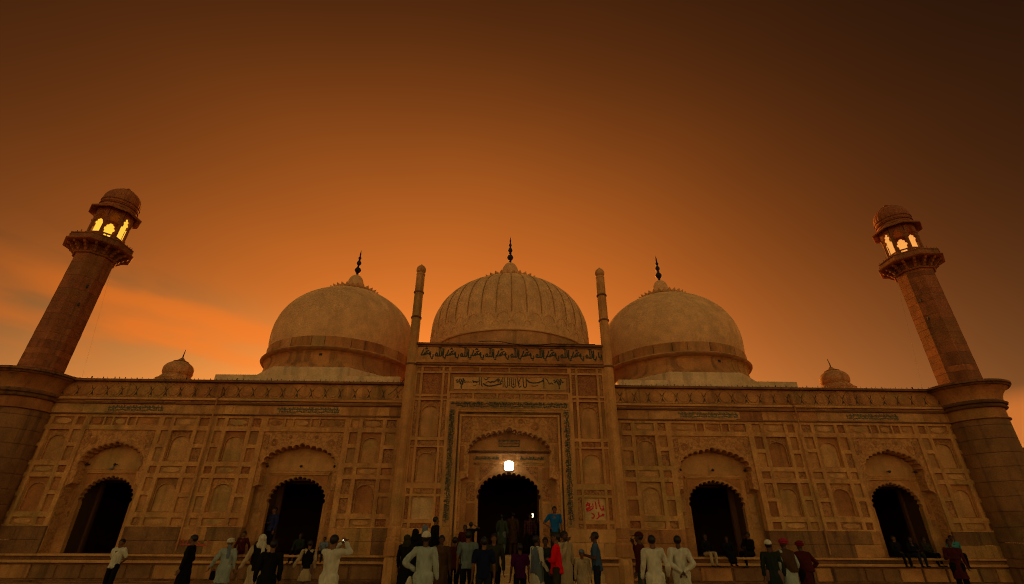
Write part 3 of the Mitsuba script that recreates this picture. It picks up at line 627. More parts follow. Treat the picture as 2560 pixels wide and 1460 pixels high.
DY = 4.0
for X in (-8.5, 8.52):
    D = holder('dome', M)
    sh_ = smooth_prof([(3.47, 9.72), (3.53, 10.1), (3.54, 10.5), (3.5, 10.95), (3.36, 11.5), (3.08, 12.05), (2.65, 12.55), (2.1, 12.97), (1.5, 13.29), (.9, 13.5), (.4, 13.62)], 40)
    add('shell', rev(sh_, 72, (X, DY)), 'dome_plaster', D, smooth=True)
    nb = 26                               # a course of uneven stones under the shell
    cuts = np.sort((np.arange(nb) + RNG.uniform(-.2, .2, nb)) / nb) * 2 * math.pi
    for i in range(nb):
        a, b = cuts[i] + .003, cuts[(i + 1) % nb] + (2 * math.pi if i == nb - 1 else 0) - .003; o = RNG.uniform(-.008, .008)
        add('drum_stone', rev(rings_closed([(3.3, 9.2), (3.52 + o, 9.2), (3.535 + o, 9.7), (3.5 + o, 9.73), (3.3, 9.73)]), 5, (X, DY), a, b), tone('drum_marble', 'drum_marble', 'drum_pale'), D)
    add('ring_moulding', rev([(3.4, 9.02), (3.56, 9.04), (3.68, 9.10), (3.72, 9.16), (3.66, 9.22), (3.58, 9.24), (3.5, 9.26)], 72, (X, DY)), 'drum_pale', D, smooth=40)
    add('drum', rev(smooth_prof([(3.55, 9.03), (3.47, 8.9), (3.48, 8.7), (3.5, 8.66)], 10), 72, (X, DY)), 'drum_marble', D, smooth=True)
    add('drum_skirt', rev(smooth_prof([(3.5, 8.66), (3.53, 8.52), (3.62, 8.34), (3.72, 8.2), (3.72, 7.9)], 14), 72, (X, DY)), 'drum_marble', D, smooth=True)
    add('base', rev([(0, 7.5), (4.17, 7.5), (4.17, 8.14), (4.12, 8.17), (0, 8.17)], 8, (X, DY), math.pi / 8), 'slab_plaster', D)
    add('base', bx(X - 3.87, X + 3.87, .1, 8.0, 7.465, 7.76), 'slab_plaster', D)
    a0 = math.atan2(-1, .05 if X < 0 else .28)
    add('spout_hole', move(rotz(bx(-.06, .06, -.02, .02, -.05, .05), a0 + math.pi / 2), X + 3.475 * math.cos(a0), DY + 3.475 * math.sin(a0), 8.85), 'iron', D)
    petals(D, X, DY, 1.1, 13.54, 30, .28, -.05, 'dome_plaster')
    add('neck', rev(smooth_prof([(1.25, 13.44), (.9, 13.56), (.56, 13.66), (.47, 13.78), (.44, 14.05), (.40, 14.35), (.28, 14.6), (.1, 14.72), (0, 14.74)], 28), 32, (X, DY)), 'dome_plaster', D, smooth=True)
    finial(D, X, DY, 14.7, 1.72)
D = holder('dome', M)
X = .06
pc = smooth_prof([(3.98, 8.9), (4.03, 9.6), (4.03, 9.95)], 6)
add('drum', rev(pc, 96, (X, DY)), 'drum_pale', D, smooth=True)
cs = smooth_prof([(4.04, 9.95), (4.10, 10.5), (4.12, 11.0), (4.08, 11.5), (3.92, 12.1), (3.6, 12.7), (3.12, 13.22), (2.5, 13.66), (1.8, 14.03), (1.1, 14.3), (.5, 14.48)], 46)
NF = 36
flute = lambda a, z: 1 - .022 * smoothflute(a) * np.clip((z - 10.3) / .8, 0, 1) * np.clip((14.4 - z) / .5, 0, 1)
smoothflute = lambda a: (1 - np.abs(np.sin(NF / 2 * a))) ** 1.3
for i in range(NF):
    a = 2 * math.pi * i / NF; q = cs[cs[:, 1] > 10.7]
    add('rib', tube(np.stack([X + (q[:, 0] * .985) * np.cos(a), DY + (q[:, 0] * .985) * np.sin(a), q[:, 1]], 1), np.interp(q[:, 1], [10.7, 13, 14.5], [.024, .02, .012]), 6), 'drum_pale', D, smooth=True)
add('shell', rev(cs, 432, (X, DY), lobe=flute), 'dome_plaster', D, smooth=30, label='large central dome shell with upright ribs')
rz = lambda z: np.interp(z, cs[:, 1], cs[:, 0])
for i in range(NF):                       # two rows of scalloped leaves round the foot of the dome
    for row, (z0, hh, ww, off) in enumerate(((10.5, .26, .31, .5), (10.14, .22, .2, 0))):
        a = 2 * math.pi * (i + off) / NF; tt = np.linspace(-1, 1, 13)
        pz = z0 + hh * (1 - np.abs(tt) ** 2.4) + .035 * np.abs(np.cos(tt * 4.7)); pa = a + tt * ww / 4.1
        rr = np.array([rz(q) for q in pz]) + .01
        add('leaf', tube(np.stack([X + rr * np.cos(pa), DY + rr * np.sin(pa), pz], 1), .011, 5), 'dome_plaster', D)
add('ring_moulding', rev([(4.0, 9.9), (4.1, 9.92), (4.12, 9.97), (4.03, 10.02)], 72, (X, DY)), 'dome_plaster', D, smooth=40)
petals(D, X, DY, 1.42, 14.24, 32, .32, -.05, 'dome_plaster')
add('neck', rev(smooth_prof([(1.55, 14.12), (1.1, 14.3), (.64, 14.43), (.53, 14.56), (.5, 14.85), (.46, 15.2), (.34, 15.5), (.16, 15.68), (0, 15.72)], 28), 32, (X, DY)), 'dome_plaster', D, smooth=True)
finial(D, X, DY, 15.68, 1.85)
# small roof domes
for X, Y in ((-15.9, 3.0), (16.17, 3.0)):
    D = holder('roof_domelet', M)
    add('shell', rev(smooth_prof([(.74, 7.2), (.74, 8.0)], 4).tolist() + [(.82, 8.24), (.83, 8.28), (.70, 8.32), (.68, 8.42), (.62, 8.44), (.62, 8.5), (.57, 8.52)] + smooth_prof([(.575, 8.53), (.645, 8.66), (.655, 8.8), (.61, 8.95), (.49, 9.09), (.34, 9.18), (.2, 9.23)], 18).tolist(), 36, (X, Y)), 'drum_pale', D, smooth=35)
    add('cap', rev([(.26, 9.19), (.34, 9.22), (.27, 9.25), (.16, 9.31), (.07, 9.42), (0, 9.46)], 20, (X, Y)), 'drum_marble', D, smooth=40)
    add('spike', tube([(X, Y, 9.4), (X - .0, Y, 9.58), (X + (.02 if X < 0 else -.05), Y, 9.86)], [.035, .026, .012], 6), 'iron', D)
    for i in range(12):
        a = 2 * math.pi * i / 12; add('bracket', tube([(X + .7 * math.cos(a), Y + .7 * math.sin(a), 8.1), (X + .8 * math.cos(a), Y + .8 * math.sin(a), 8.23)], .025, 4), 'drum_marble', D)

# ---- corner bastions and minarets
TX, TY = 19.34, -.2
for s in (-1, 1):
    X = s * TX
    B = holder('bastion', M)
    zs = np.r_[0, .28, .82, 1.1, np.arange(1.62, 6.0, .52), 6.02]
    for z0, z1 in zip(zs[:-1], zs[1:]):
        o = (.05 if z1 <= .3 else .0) + (.06 if abs(z1 - 1.1) < .01 else 0)
        add('course', rev([(0, z0 + .004), (.97 + o, z0 + .004), (.98 + o, z0 + .015), (.98 + o, z1 - .015), (.97 + o, z1 - .004), (0, z1 - .004)], 40, (X, TY)), tone('base_marble', 'base_marble', 'base_marble'), B, smooth=30)
    for p, m in (([(.9, 6.02), (1.06, 6.03), (1.06, 6.07), (.99, 6.08), (.99, 6.45), (.9, 6.45)], 'tan_marble'), ([(.9, 6.45), (1.09, 6.46), (1.12, 6.5), (1.07, 6.54), (1.05, 6.60), (1.15, 6.62), (1.17, 6.68), (1.09, 6.72), (1.07, 6.76), (.9, 6.76)], 'cornice_stone'),
                 (smooth_prof([(1.06, 6.76), (1.08, 6.9), (1.16, 7.08), (1.3, 7.24), (1.36, 7.28)], 10).tolist(), 'tan_marble'), ([(1.3, 7.27), (1.42, 7.29), (1.46, 7.33), (1.42, 7.36), (1.5, 7.39), (1.5, 7.46), (1.44, 7.49), (0, 7.49)], 'cornice_stone')):
        add('cornice', rev(p, 56, (X, TY)), m, B, smooth=30)
    MN = holder('minaret', M)
    oc = lambda p, c=(X, TY): rev(p, 8, c, math.pi / 8)
    z = 7.47; k = 0
    while z < 13.0:
        h = min(RNG.uniform(.24, .36), 13.02 - z); r0_, r1_ = .80 - (z - 7.47) * .008, .80 - (z + h - 7.47) * .008; o = RNG.uniform(-.004, .004)
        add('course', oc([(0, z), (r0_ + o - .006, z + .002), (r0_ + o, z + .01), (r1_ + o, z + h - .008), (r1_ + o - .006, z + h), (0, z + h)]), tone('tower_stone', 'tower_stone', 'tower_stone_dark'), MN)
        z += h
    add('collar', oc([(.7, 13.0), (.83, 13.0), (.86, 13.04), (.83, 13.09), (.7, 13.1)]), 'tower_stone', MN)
    add('bracket_cone', oc([(.74, 13.05), (.76, 13.2), (.84, 13.4), (.84, 13.44)]), 'tower_stone_dark', MN)
    for i in range(16):
        a = 2 * math.pi * (i + .5) / 16
        pf = Polygon([(.72, 13.06), (.8, 13.04), (.86, 13.09), (.9, 13.18), (.99, 13.23), (1.02, 13.29), (1.12, 13.33), (1.16, 13.4), (1.16, 13.44), (.72, 13.44)])
        m = trimesh.creation.extrude_polygon(pf, .09, engine='earcut'); v = np.array(m.vertices)
        v = np.stack([v[:, 0], v[:, 2] - .045, v[:, 1]], 1); g = rotz((v, np.array(m.faces)), a); add('bracket', move(g, X, TY), 'tower_stone', MN)
    add('balcony', oc([(0, 13.43), (1.26, 13.43), (1.34, 13.46), (1.36, 13.5), (1.3, 13.54), (0, 13.55)]), 'tower_stone', MN)
    add('balcony_parapet', oc([(1.14, 13.54), (1.24, 13.54), (1.24, 13.74), (1.27, 13.76), (1.27, 13.8), (1.12, 13.8), (1.12, 13.54)]), 'tower_stone_pale', MN)
    add('parapet_spike_row', cat(*[bx(X + 1.19 * math.cos(a) - .012, X + 1.19 * math.cos(a) + .012, TY + 1.19 * math.sin(a) - .012, TY + 1.19 * math.sin(a) + .012, 13.78, 13.82 + .04 * ((i * 7) % 3)) for i, a in enumerate(np.linspace(0, 6.28, 40))]), 'tower_stone', MN, kind='stuff')
    # lantern kiosk: eight columns under cusped arches, glowing panes added in its far arches in place of bright sky
    RK = .72
    add('kiosk_base', oc([(0, 13.55), (RK + .05, 13.55), (RK + .05, 13.92), (RK + .02, 13.96), (0, 13.96)]), 'tower_stone', MN)
    for i in range(8):
        a = math.pi / 8 + i * math.pi / 4
        cxp, cyp = X + RK * math.cos(a), TY + RK * math.sin(a)
        add('column', rev([(0, 13.95), (.085, 13.95), (.085, 14.06), (.055, 14.1), (.065, 14.3), (.055, 14.9), (.085, 14.96), (.095, 15.04), (0, 15.04)], 8, (cxp, cyp)), 'tower_stone', MN)
        half = RK * math.sin(math.pi / 8); ap = RK * math.cos(math.pi / 8)

        def wall_piece(g):
            g = (g[0] + np.array([0, -ap, 0]), g[1]); return move(rotz(g, i * math.pi / 4 + math.pi / 4), X, TY)
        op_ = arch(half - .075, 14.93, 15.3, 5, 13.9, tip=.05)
        pl = sbox(-half, 14.78, half, 15.5).difference(op_)
        add('arch_panel', wall_piece(prism(pl, -.05, .05)), 'tower_stone', MN)
        add('railing', wall_piece(cat(bx(-half, half, -.03, .03, 14.12, 14.17), bx(-half, -half + .15, -.025, .025, 13.95, 14.12), bx(half - .15, half, -.025, .025, 13.95, 14.12))), 'tower_stone', MN)
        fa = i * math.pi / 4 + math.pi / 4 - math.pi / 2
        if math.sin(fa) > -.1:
            add('added_glow_pane', wall_piece(prism(op_.intersection(sbox(-1, 14.17, 1, 15.3)), .06, .075)), 'added_pane', MN, label='added pane, glowing for the sky behind, in the far arch of the minaret kiosk',
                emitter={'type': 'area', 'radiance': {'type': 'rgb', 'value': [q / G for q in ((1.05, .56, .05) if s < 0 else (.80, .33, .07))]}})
    add('kiosk_ceiling', oc([(0, 15.42), (RK, 15.42), (RK, 15.56), (0, 15.56)]), 'tower_stone_dark', MN)
    add('eave', oc([(.6, 15.60), (.74, 15.54), (1.05, 15.40), (1.07, 15.42), (1.07, 15.46), (.76, 15.70), (.6, 15.72)]), 'tower_stone', MN)
    dp = [(.76, 15.68), (.76, 15.76), (.73, 15.78), (.73, 15.9), (.76, 15.92), (.75, 15.97)] + smooth_prof([(.735, 15.98), (.765, 16.15), (.74, 16.38), (.64, 16.6), (.47, 16.78), (.26, 16.9)], 16).tolist()
    lob = lambda a, z: 1 - .03 * (1 - np.abs(np.sin(12 * a))) ** 2 * (z > 15.98)
    add('kiosk_dome', rev(dp, 192, (X, TY), lobe=lob), 'tower_stone', MN, smooth=35)
    for z_ in (15.84, 16.06): add('dome_band', rev([(.72, z_ - .02), (.785, z_ - .015), (.785, z_ + .015), (.72, z_ + .02)], 40, (X, TY)), 'tower_stone_dark', MN)
    add('dome_cap', rev([(.3, 16.84), (.36, 16.87), (.33, 16.9), (.24, 16.92), (.15, 16.97), (.09, 17.03), (.1, 17.07), (.04, 17.13), (0, 17.14)], 16, (X, TY)), 'tower_stone', MN, smooth=40)
    for zz, an in ((11.42, 0), (10.55, 0), (11.2, 1)):        # iron pegs on the inner corner
        a = math.atan2(-.55, -s * .8); rr = .8 - (zz - 7.47) * .008
        q = np.array([X + rr * .97 * math.cos(a), TY + rr * .97 * math.sin(a), zz]); e = np.array([math.cos(a), math.sin(a), 0])
        if an == 0: add('iron_peg', cat(tube([q, q + e * .13 + [0, 0, .03], q + e * .16 - [0, 0, .08]], .022, 5), bx(q[0] + e[0] * .13 - .03, q[0] + e[0] * .13 + .03, q[1] + e[1] * .13 - .03, q[1] + e[1] * .13 + .03, zz - .1, zz + .04)), 'iron', MN)
    if s < 0:                             # this tower leans a little towards the domes
        for k_ in [k_ for k_ in scene if k_.startswith(MN + '__')]:
            d_ = scene[k_]; v, f, n = meshkit.WRITTEN[d_['filename']][:3]
            d_['to_world'] = T([[1, 0, .026, -.026 * 7.47], [0, 1, 0, 0], [0, 0, 1, 0], [0, 0, 0, 1]])
    # low yard wall running on beyond the bastion
    cw = holder('yard_wall', label=('pale courtyard wall running on beyond the far right corner tower' if s > 0 else 'courtyard wall beyond the far left corner tower, mostly out of the picture'), category='wall')
    a, b = sorted((X + s * .9, X + s * 9))
    add('wall_body', bx(a, b, .2, .8, 0, 5.0), 'wall_marble', cw); add('wall_coping', bx(a, b, .1, .9, 5.0, 5.12), 'cornice_stone', cw); add('wall_moulding', bx(a, b, .02, .25, 2.5, 2.66), 'cornice_stone', cw)
    add('wall_moulding', bx(a, b, .08, .25, 1.0, 1.1), 'rail_marble', cw)

# ---------------------------------------------------------------- people
MF = manifold3d.Manifold
ICO = np.array(trimesh.creation.icosphere(subdivisions=1).vertices); ICO2 = np.array(trimesh.creation.icosphere(subdivisions=2).vertices)


def ell(c, r, base=None): return np.asarray(c, float) + (ICO if base is None else base) * np.asarray(r, float)


def hull(*parts): return MF.hull_points(np.vstack([ell(c, r) for c, r in parts]))


def chain(pts): return [hull(pts[i], pts[i + 1]) for i in range(len(pts) - 1)]


def join(ms): return MF.batch_boolean(ms, manifold3d.OpType.Add)


def finish(m, edge=.05, it=6, fold=0., seed=0):
    """A joined body or garment as one smooth surface; cloth gets upright folds."""
    q = m.refine_to_length(edge).to_mesh()
    t = trimesh.Trimesh(np.array(q.vert_properties[:, :3]), np.array(q.tri_verts), process=False)
    if it: trimesh.smoothing.filter_taubin(t, iterations=it)
    v = np.array(t.vertices)
    if fold:
        n = np.array(t.vertex_normals)
        p = v * np.array([17, 17, 3.2]) + seed * 7.3
        v = v + n * ((meshkit.noise(p) - .5) * 2 * fold + (meshkit.noise(v * 9 + seed) - .5) * fold)[:, None]
    return v, np.array(t.faces)


ARM = dict(down=((.25, -.02, 1.13), (.265, .06, .88)), behind=((.28, -.12, 1.14), (.03, -.17, .96)), hip=((.41, -.04, 1.17), (.2, .06, 1.03)), up=((.31, .2, 1.4), (.12, .3, 1.6)), upin=((.26, .25, 1.36), (-.0, .32, 1.58)),
           mouth=((.25, .16, 1.17), (.05, .17, 1.49)), phone=((.25, .03, 1.13), (.09, .27, 1.2)), fold=((.26, .06, 1.13), (-.02, .19, 1.14)), swing=((.31, -.08, 1.15), (.42, -.02, .93)), raised=((.37, .12, 1.5), (.14, .2, 1.64)),
           back=((.3, -.2, 1.17), (.36, -.36, .98)), lap=((.25, .1, 1.14), (.13, .33, 1.05)), prop=((.29, -.12, 1.14), (.32, -.16, .9)), hold=((.3, -.02, 1.12), (.3, .14, .93)))


def hand(w, e):
    """Palm, four unequal curled fingers and a thumb, continuing the forearm from elbow e to wrist w."""
    w, e = np.asarray(w, float), np.asarray(e, float)
    d = (w - e) / np.linalg.norm(w - e); s = 1 if w[0] > 0 else -1
    a = np.array([0, 1., 0]) - d * d[1]; a = a / (np.linalg.norm(a) + 1e-9) if np.linalg.norm(a) > .2 else np.array([s * -1., 0, 0])
    n = np.cross(d, a) * s
    out = [hull((w, .024), (w + d * .045 + a * .024, .017), (w + d * .045 - a * .026, .016)), hull((w + d * .04 + a * .024, .017), (w + d * .09 + a * .03, .013), (w + d * .088 - a * .03, .012), (w + d * .04 - a * .026, .016))]
    for k, (o, l) in enumerate(((.031, .066), (.011, .075), (-.009, .07), (-.029, .054))):
        b = w + d * .088 + a * o; m = b + d * l * .5 + n * .006; t = m + d * l * .42 + n * .022 * (1 + .15 * k)
        out += chain([(b, .0095), (m, .0088), (t, .0075)])
    b = w + d * .03 + a * .03; out += chain([(b, .012), (b + d * .03 + a * .022, .0105), (b + d * .058 + a * .026 + n * .012, .009)])
    return out


def person(x, y, top, foot, face, look, upper, lower=None, hat=None, arms=('down', 'down'), sleeves='long', kind='kurta', sit=False, skin='skin', label='', extra=(), turn=0., lean=0., step=.0, hair=True, beard=False):
    """One visitor. look: face direction in degrees (0 away from the street towards the mosque, 180 towards the street)."""
    H = 1.735 + dict(kufi=.02, turban=.07, cap=.02, scarf=.03).get(hat, 0)
    s = 1.0 if sit else (top - foot) / H
    if sit: s = (top - foot) / (H - .83)
    dz = -.83 if sit else 0.
    tw = math.radians(turn)

    def up_(p): return np.array([p[0], p[1] + lean * (p[2] - .9), p[2] + dz])
    hd = np.array([0, .02 + lean * .7, 1.62 + dz])

    def headp(p):
        q = np.array(p) - [0, .02, 1.62]; return hd + [q[0] * math.cos(tw) - q[1] * math.sin(tw), q[0] * math.sin(tw) + q[1] * math.cos(tw), q[2]]
    hip, kn, an, to = {}, {}, {}, {}
    for k in (-1, 1):
        hip[k] = np.array([k * .095, 0, .92 + dz])
        if sit: kn[k], an[k], to[k] = np.array([k * .12, .44, .12]), np.array([k * .12, .46, -.33]), np.array([k * .13, .6, -.38])
        else: kn[k], an[k], to[k] = np.array([k * .1, .02 + k * step * .5, .5]), np.array([k * .105, -.01 + k * step, .08]), np.array([k * .12, .14 + k * step, .03])
    A = {}
    for k, nm in zip((-1, 1), arms):
        e, w = ARM[nm]; A[k] = (up_((k * .19, 0, 1.41)), up_((k * e[0], e[1], e[2])), up_((k * w[0], w[1], w[2])))
    # body: one surface
    P = [hull((up_((0, 0, .96)), (.13, .1, .08)), (up_((0, .0, 1.12)), (.11, .085, .08))), hull((up_((0, 0, 1.1)), (.11, .085, .08)), (up_((0, .01, 1.33)), (.14, .095, .09))),
         hull((up_((0, .01, 1.34)), (.13, .09, .08)), (up_((-.15, 0, 1.41)), .05), (up_((.15, 0, 1.41)), .05)), hull((up_((0, 0, 1.42)), .062), (headp((0, .0, 1.56)), .052))]
    for k in (-1, 1):
        sh, e, w = A[k]; P += chain([(sh, .05), (e, .038), (w, .026)]); P += chain([(hip[k], .08), (kn[k], .056), (an[k], .036)]); P.append(hull((an[k] + [0, -.02, -.03], .036), (to[k], (.036, .05, .026))))
    hm = [hull((headp((0, -.005, 1.645)), (.076, .094, .088)), (headp((0, .03, 1.60)), (.066, .07, .07))), hull((headp((0, .03, 1.60)), (.064, .066, .06)), (headp((0, .062, 1.535)), (.032, .03, .024))),
          hull((headp((0, .105, 1.625)), .010), (headp((0, .122, 1.588)), (.015, .013, .011))), hull((headp((-.038, .092, 1.645)), (.02, .012, .008)), (headp((.038, .092, 1.645)), (.02, .012, .008))),
          hull((headp((-.02, .094, 1.555)), (.008, .009, .008)), (headp((.02, .094, 1.555)), (.008, .009, .008)))]
    for k in (-1, 1): hm.append(hull((headp((k * .078, 0, 1.63)), (.012, .02, .026)), (headp((k * .074, .006, 1.60)), (.01, .014, .014))))
    core = join(P + hm)
    eyes = [MF.hull_points(ell(headp((k * .032, .104, 1.622)), (.014, .012, .008))) for k in (-1, 1)]
    b = finish(core - join(eyes), .06, 0)
    hands = sum([hand(A[k][2], A[k][1]) for k in (-1, 1)], [])
    hb = join(hands).to_mesh(); b = cat(b, (np.array(hb.vert_properties[:, :3]), np.array(hb.tri_verts)))
    R = T().translate([x, y, foot]).rotate([0, 0, 1], look).scale(s)
    nm = key('person'); seed = COUNT['person']
    scene[nm] = mikit.ply(b, skin, smooth=50, to_world=R)
    labels[nm] = {'label': label, 'category': 'person', 'group': 'visitors gathered at the mosque'}

    def part(name, m, mt, sm=60):
        k_ = key(name, nm)
        if mt.startswith('cloth_') and name != 'turban':
            v, f = arr(m); base = np.array(CLOTH[mt[6:]])          # woven tone, wear and dye differ over a garment
            t = .62 + .5 * meshkit.fbm(v * [6, 6, 4] + seed * 3.7, 3, 3) + .34 * meshkit.noise(v * [34, 34, 12] + seed, 8)
            col = base * t[:, None]
            if mt == 'cloth_plaid': q = (np.sin(v[:, 0] * 60) > 0).astype(float) + (np.sin(v[:, 2] * 55) > 0); col = col * (.35 + .65 * q)[:, None]
            scene[k_] = mikit.ply((v, f), 'cloth', smooth=True, color=col, to_world=R)
        else: scene[k_] = mikit.ply(m, mt, smooth=sm, to_world=R)
        return k_

    def torso(g, lo):                       # cloth over chest and waist down to the hem height lo
        c = [hull((up_((0, .0, 1.43)), (.085, .075, .05)), (up_((-.165, 0, 1.41)), .068), (up_((.165, 0, 1.41)), .068), (up_((0, .01, 1.28)), (.165 + g, .115 + g, .06)))]
        c.append(hull((up_((0, .01, 1.3)), (.165 + g, .115 + g, .06)), (up_((0, .0, 1.02)), (.15 + g, .115 + g, .05))))
        if lo < 1.0:
            z = max(lo, .80); c.append(hull((up_((0, 0, 1.04)), (.15 + g, .115 + g, .05)), (up_((0, -.01, z)), (.17 + g, .135 + g, .03))))
        return c
    slv = []
    for k in (-1, 1):
        sh, e, w = A[k]
        if sleeves == 'long': slv += chain([(sh, .072), (e, .06), (e + (w - e) * .93, .045)])
        elif sleeves == 'short': slv += chain([(sh, .074), (sh + (e - sh) * .72, .064)])
    c = torso(.012, {'kurta': .8, 'shirt': .87, 'abaya': .8, 'tee': .88}[kind]) + slv
    if kind in ('kurta', 'abaya'):
        hem = .5 if kind == 'kurta' else .1
        if sit: c.append(hull((up_((0, 0, .93)), (.19, .15, .05)), (kn[-1] + [0, -.02, .03], .085), (kn[1] + [0, -.02, .03], .085)))
        if sit and kind == 'abaya': c.append(hull((kn[-1], .085), (kn[1], .085), (an[-1] + [0, 0, .1], .08), (an[1] + [0, 0, .1], .08)))
        if not sit: c.append(hull((np.array([0, 0, .86]), (.185, .15, .04)), (np.array([0, 0, hem]), (.235 + (.05 if hem < .3 else 0), .19 + abs(step) * .6, .015))))
    part({'kurta': 'long_shirt', 'abaya': 'robe', 'tee': 'shirt', 'shirt': 'shirt'}[kind], finish(join(c), .04, 5, .02, seed), 'cloth_' + upper)
    if lower:
        wd = 1.25 if kind == 'kurta' else 1.0; L = [hull((np.array([0, 0, .97 + dz]), (.152, .115, .05)), (hip[-1], .1), (hip[1], .1))]
        for k in (-1, 1): L += chain([(hip[k], .1 * wd), (kn[k], .075 * wd), (an[k] + [0, 0, .02], .052 * wd)])
        part('trousers', finish(join(L), .06, 4, .012, seed + 3), 'cloth_' + lower)
        for k in (-1, 1): part('shoe', finish(hull((an[k] + [0, -.03, -.035], (.04, .05, .036)), (to[k] + [0, .02, .0], (.042, .06, .028))), .08, 0), 'hair_black')
    E_ = lambda c_, r_: MF.hull_points(ell(headp(c_), r_, ICO2))
    if hair is True and hat not in ('scarf', 'turban'):
        hv = (.98 if hat else 1) + (0 if hat else .06) * ((seed * 7) % 5) / 4; h = E_((0, -.012, 1.652), (.087 * hv, .104 * hv, .098 * hv)); nn = np.array([-math.sin(tw) * -.62, math.cos(tw) * -.62, .78]); o_ = float(nn @ (headp((0, .012, 1.632))))
        part('hair', finish(h.trim_by_plane(nn, o_) if True else h, .04, 0), hair_m(seed, label))
    if beard: part('beard', finish(hull((headp((-.045, .05, 1.56)), .024), (headp((.045, .05, 1.56)), .024), (headp((0, .085, 1.52)), .03)), .05, 0), 'hair_black')
    for it in ([hat] if hat else []) + list(extra):
        nm_, col = (it.split(':') + ['white'])[:2] if ':' in it else (it, None)
        if nm_ == 'kufi':
            h = E_((0, -.008, 1.668), (.102, .12, .112)); part('cap', finish(h.trim_by_plane([0, -.1, .995], float(np.array([0, -.1, .995]) @ headp((0, 0, 1.662)))), .04, 0), 'cloth_' + (HATC or 'white'))
        elif nm_ == 'cap':
            h = E_((0, -.008, 1.662), (.102, .12, .108)); h = h.trim_by_plane([0, 0, 1], float(headp((0, 0, 1.662))[2])); br = hull((headp((-.05, .1, 1.672)), (.02, .02, .008)), (headp((.05, .1, 1.672)), (.02, .02, .008)), (headp((0, .18, 1.66)), (.05, .02, .007)))
            part('cap', finish(join([h, br]), .05, 0), 'cloth_' + (HATC or 'maroon'))
        elif nm_ == 'turban':
            rs = []
            for q, (zz, rr, tl) in enumerate(((1.672, .098, .12), (1.702, .1, -.1), (1.735, .082, .15))):
                t_ = np.linspace(0, 2 * math.pi, 25); pts = np.array([headp((rr * .92 * math.cos(u), -.004 + rr * 1.08 * math.sin(u), zz + tl * rr * math.sin(u + q))) for u in t_]); rs.append(tube(pts, .028, 8))
            rs.append(finish(E_((0, -.008, 1.70), (.085, .1, .085)).trim_by_plane([0, 0, 1], float(headp((0, 0, 1.66))[2])), .05, 0))
            part('turban', cat(*rs), 'cloth_' + (HATC or 'white'))
        elif nm_ == 'scarf':
            h = join([E_((0, -.012, 1.64), (.105, .118, .115)), hull((headp((0, -.01, 1.6)), (.1, .1, .07)), (up_((0, -.01, 1.43)), (.15, .12, .05)))]) - MF.hull_points(ell(headp((0, .13, 1.6)), (.065, .07, .085), ICO2))
            part('head_scarf', finish(h, .045, 3, .006, seed), 'cloth_' + (HATC or 'white'))
        elif nm_ == 'vest':
            v_ = torso(.03, .88); part('waistcoat', finish(join(v_), .05, 4, .006, seed + 5), 'cloth_' + col)
        elif nm_ == 'shawl':
            v_ = [hull((up_((0, 0, 1.46)), (.11, .1, .05)), (up_((-.19, 0, 1.4)), .085), (up_((.19, 0, 1.4)), .085), (up_((0, 0, 1.22)), (.24, .17, .06))), hull((up_((0, 0, 1.24)), (.24, .17, .06)), (up_((.06, -.03, .98)), (.2, .16, .05)))]
            part('shawl', finish(join(v_), .05, 4, .012, seed + 6), 'cloth_' + col)
        elif nm_ == 'tail':
            part('scarf_end', finish(hull((headp((.03, -.1, 1.55)), (.05, .02, .04)), (up_((.06, -.15, 1.2)), (.05, .016, .03))), .05, 3, .006, seed), 'cloth_' + col)
    return nm, R


def hair_m(seed, label): return 'hair_grey' if 'grey-haired' in label else 'hair_black'


HATC = None


def people(rows):
    global HATC
    for r in rows:
        r = dict(r); HATC = r.pop('hatc', None); person(**r)


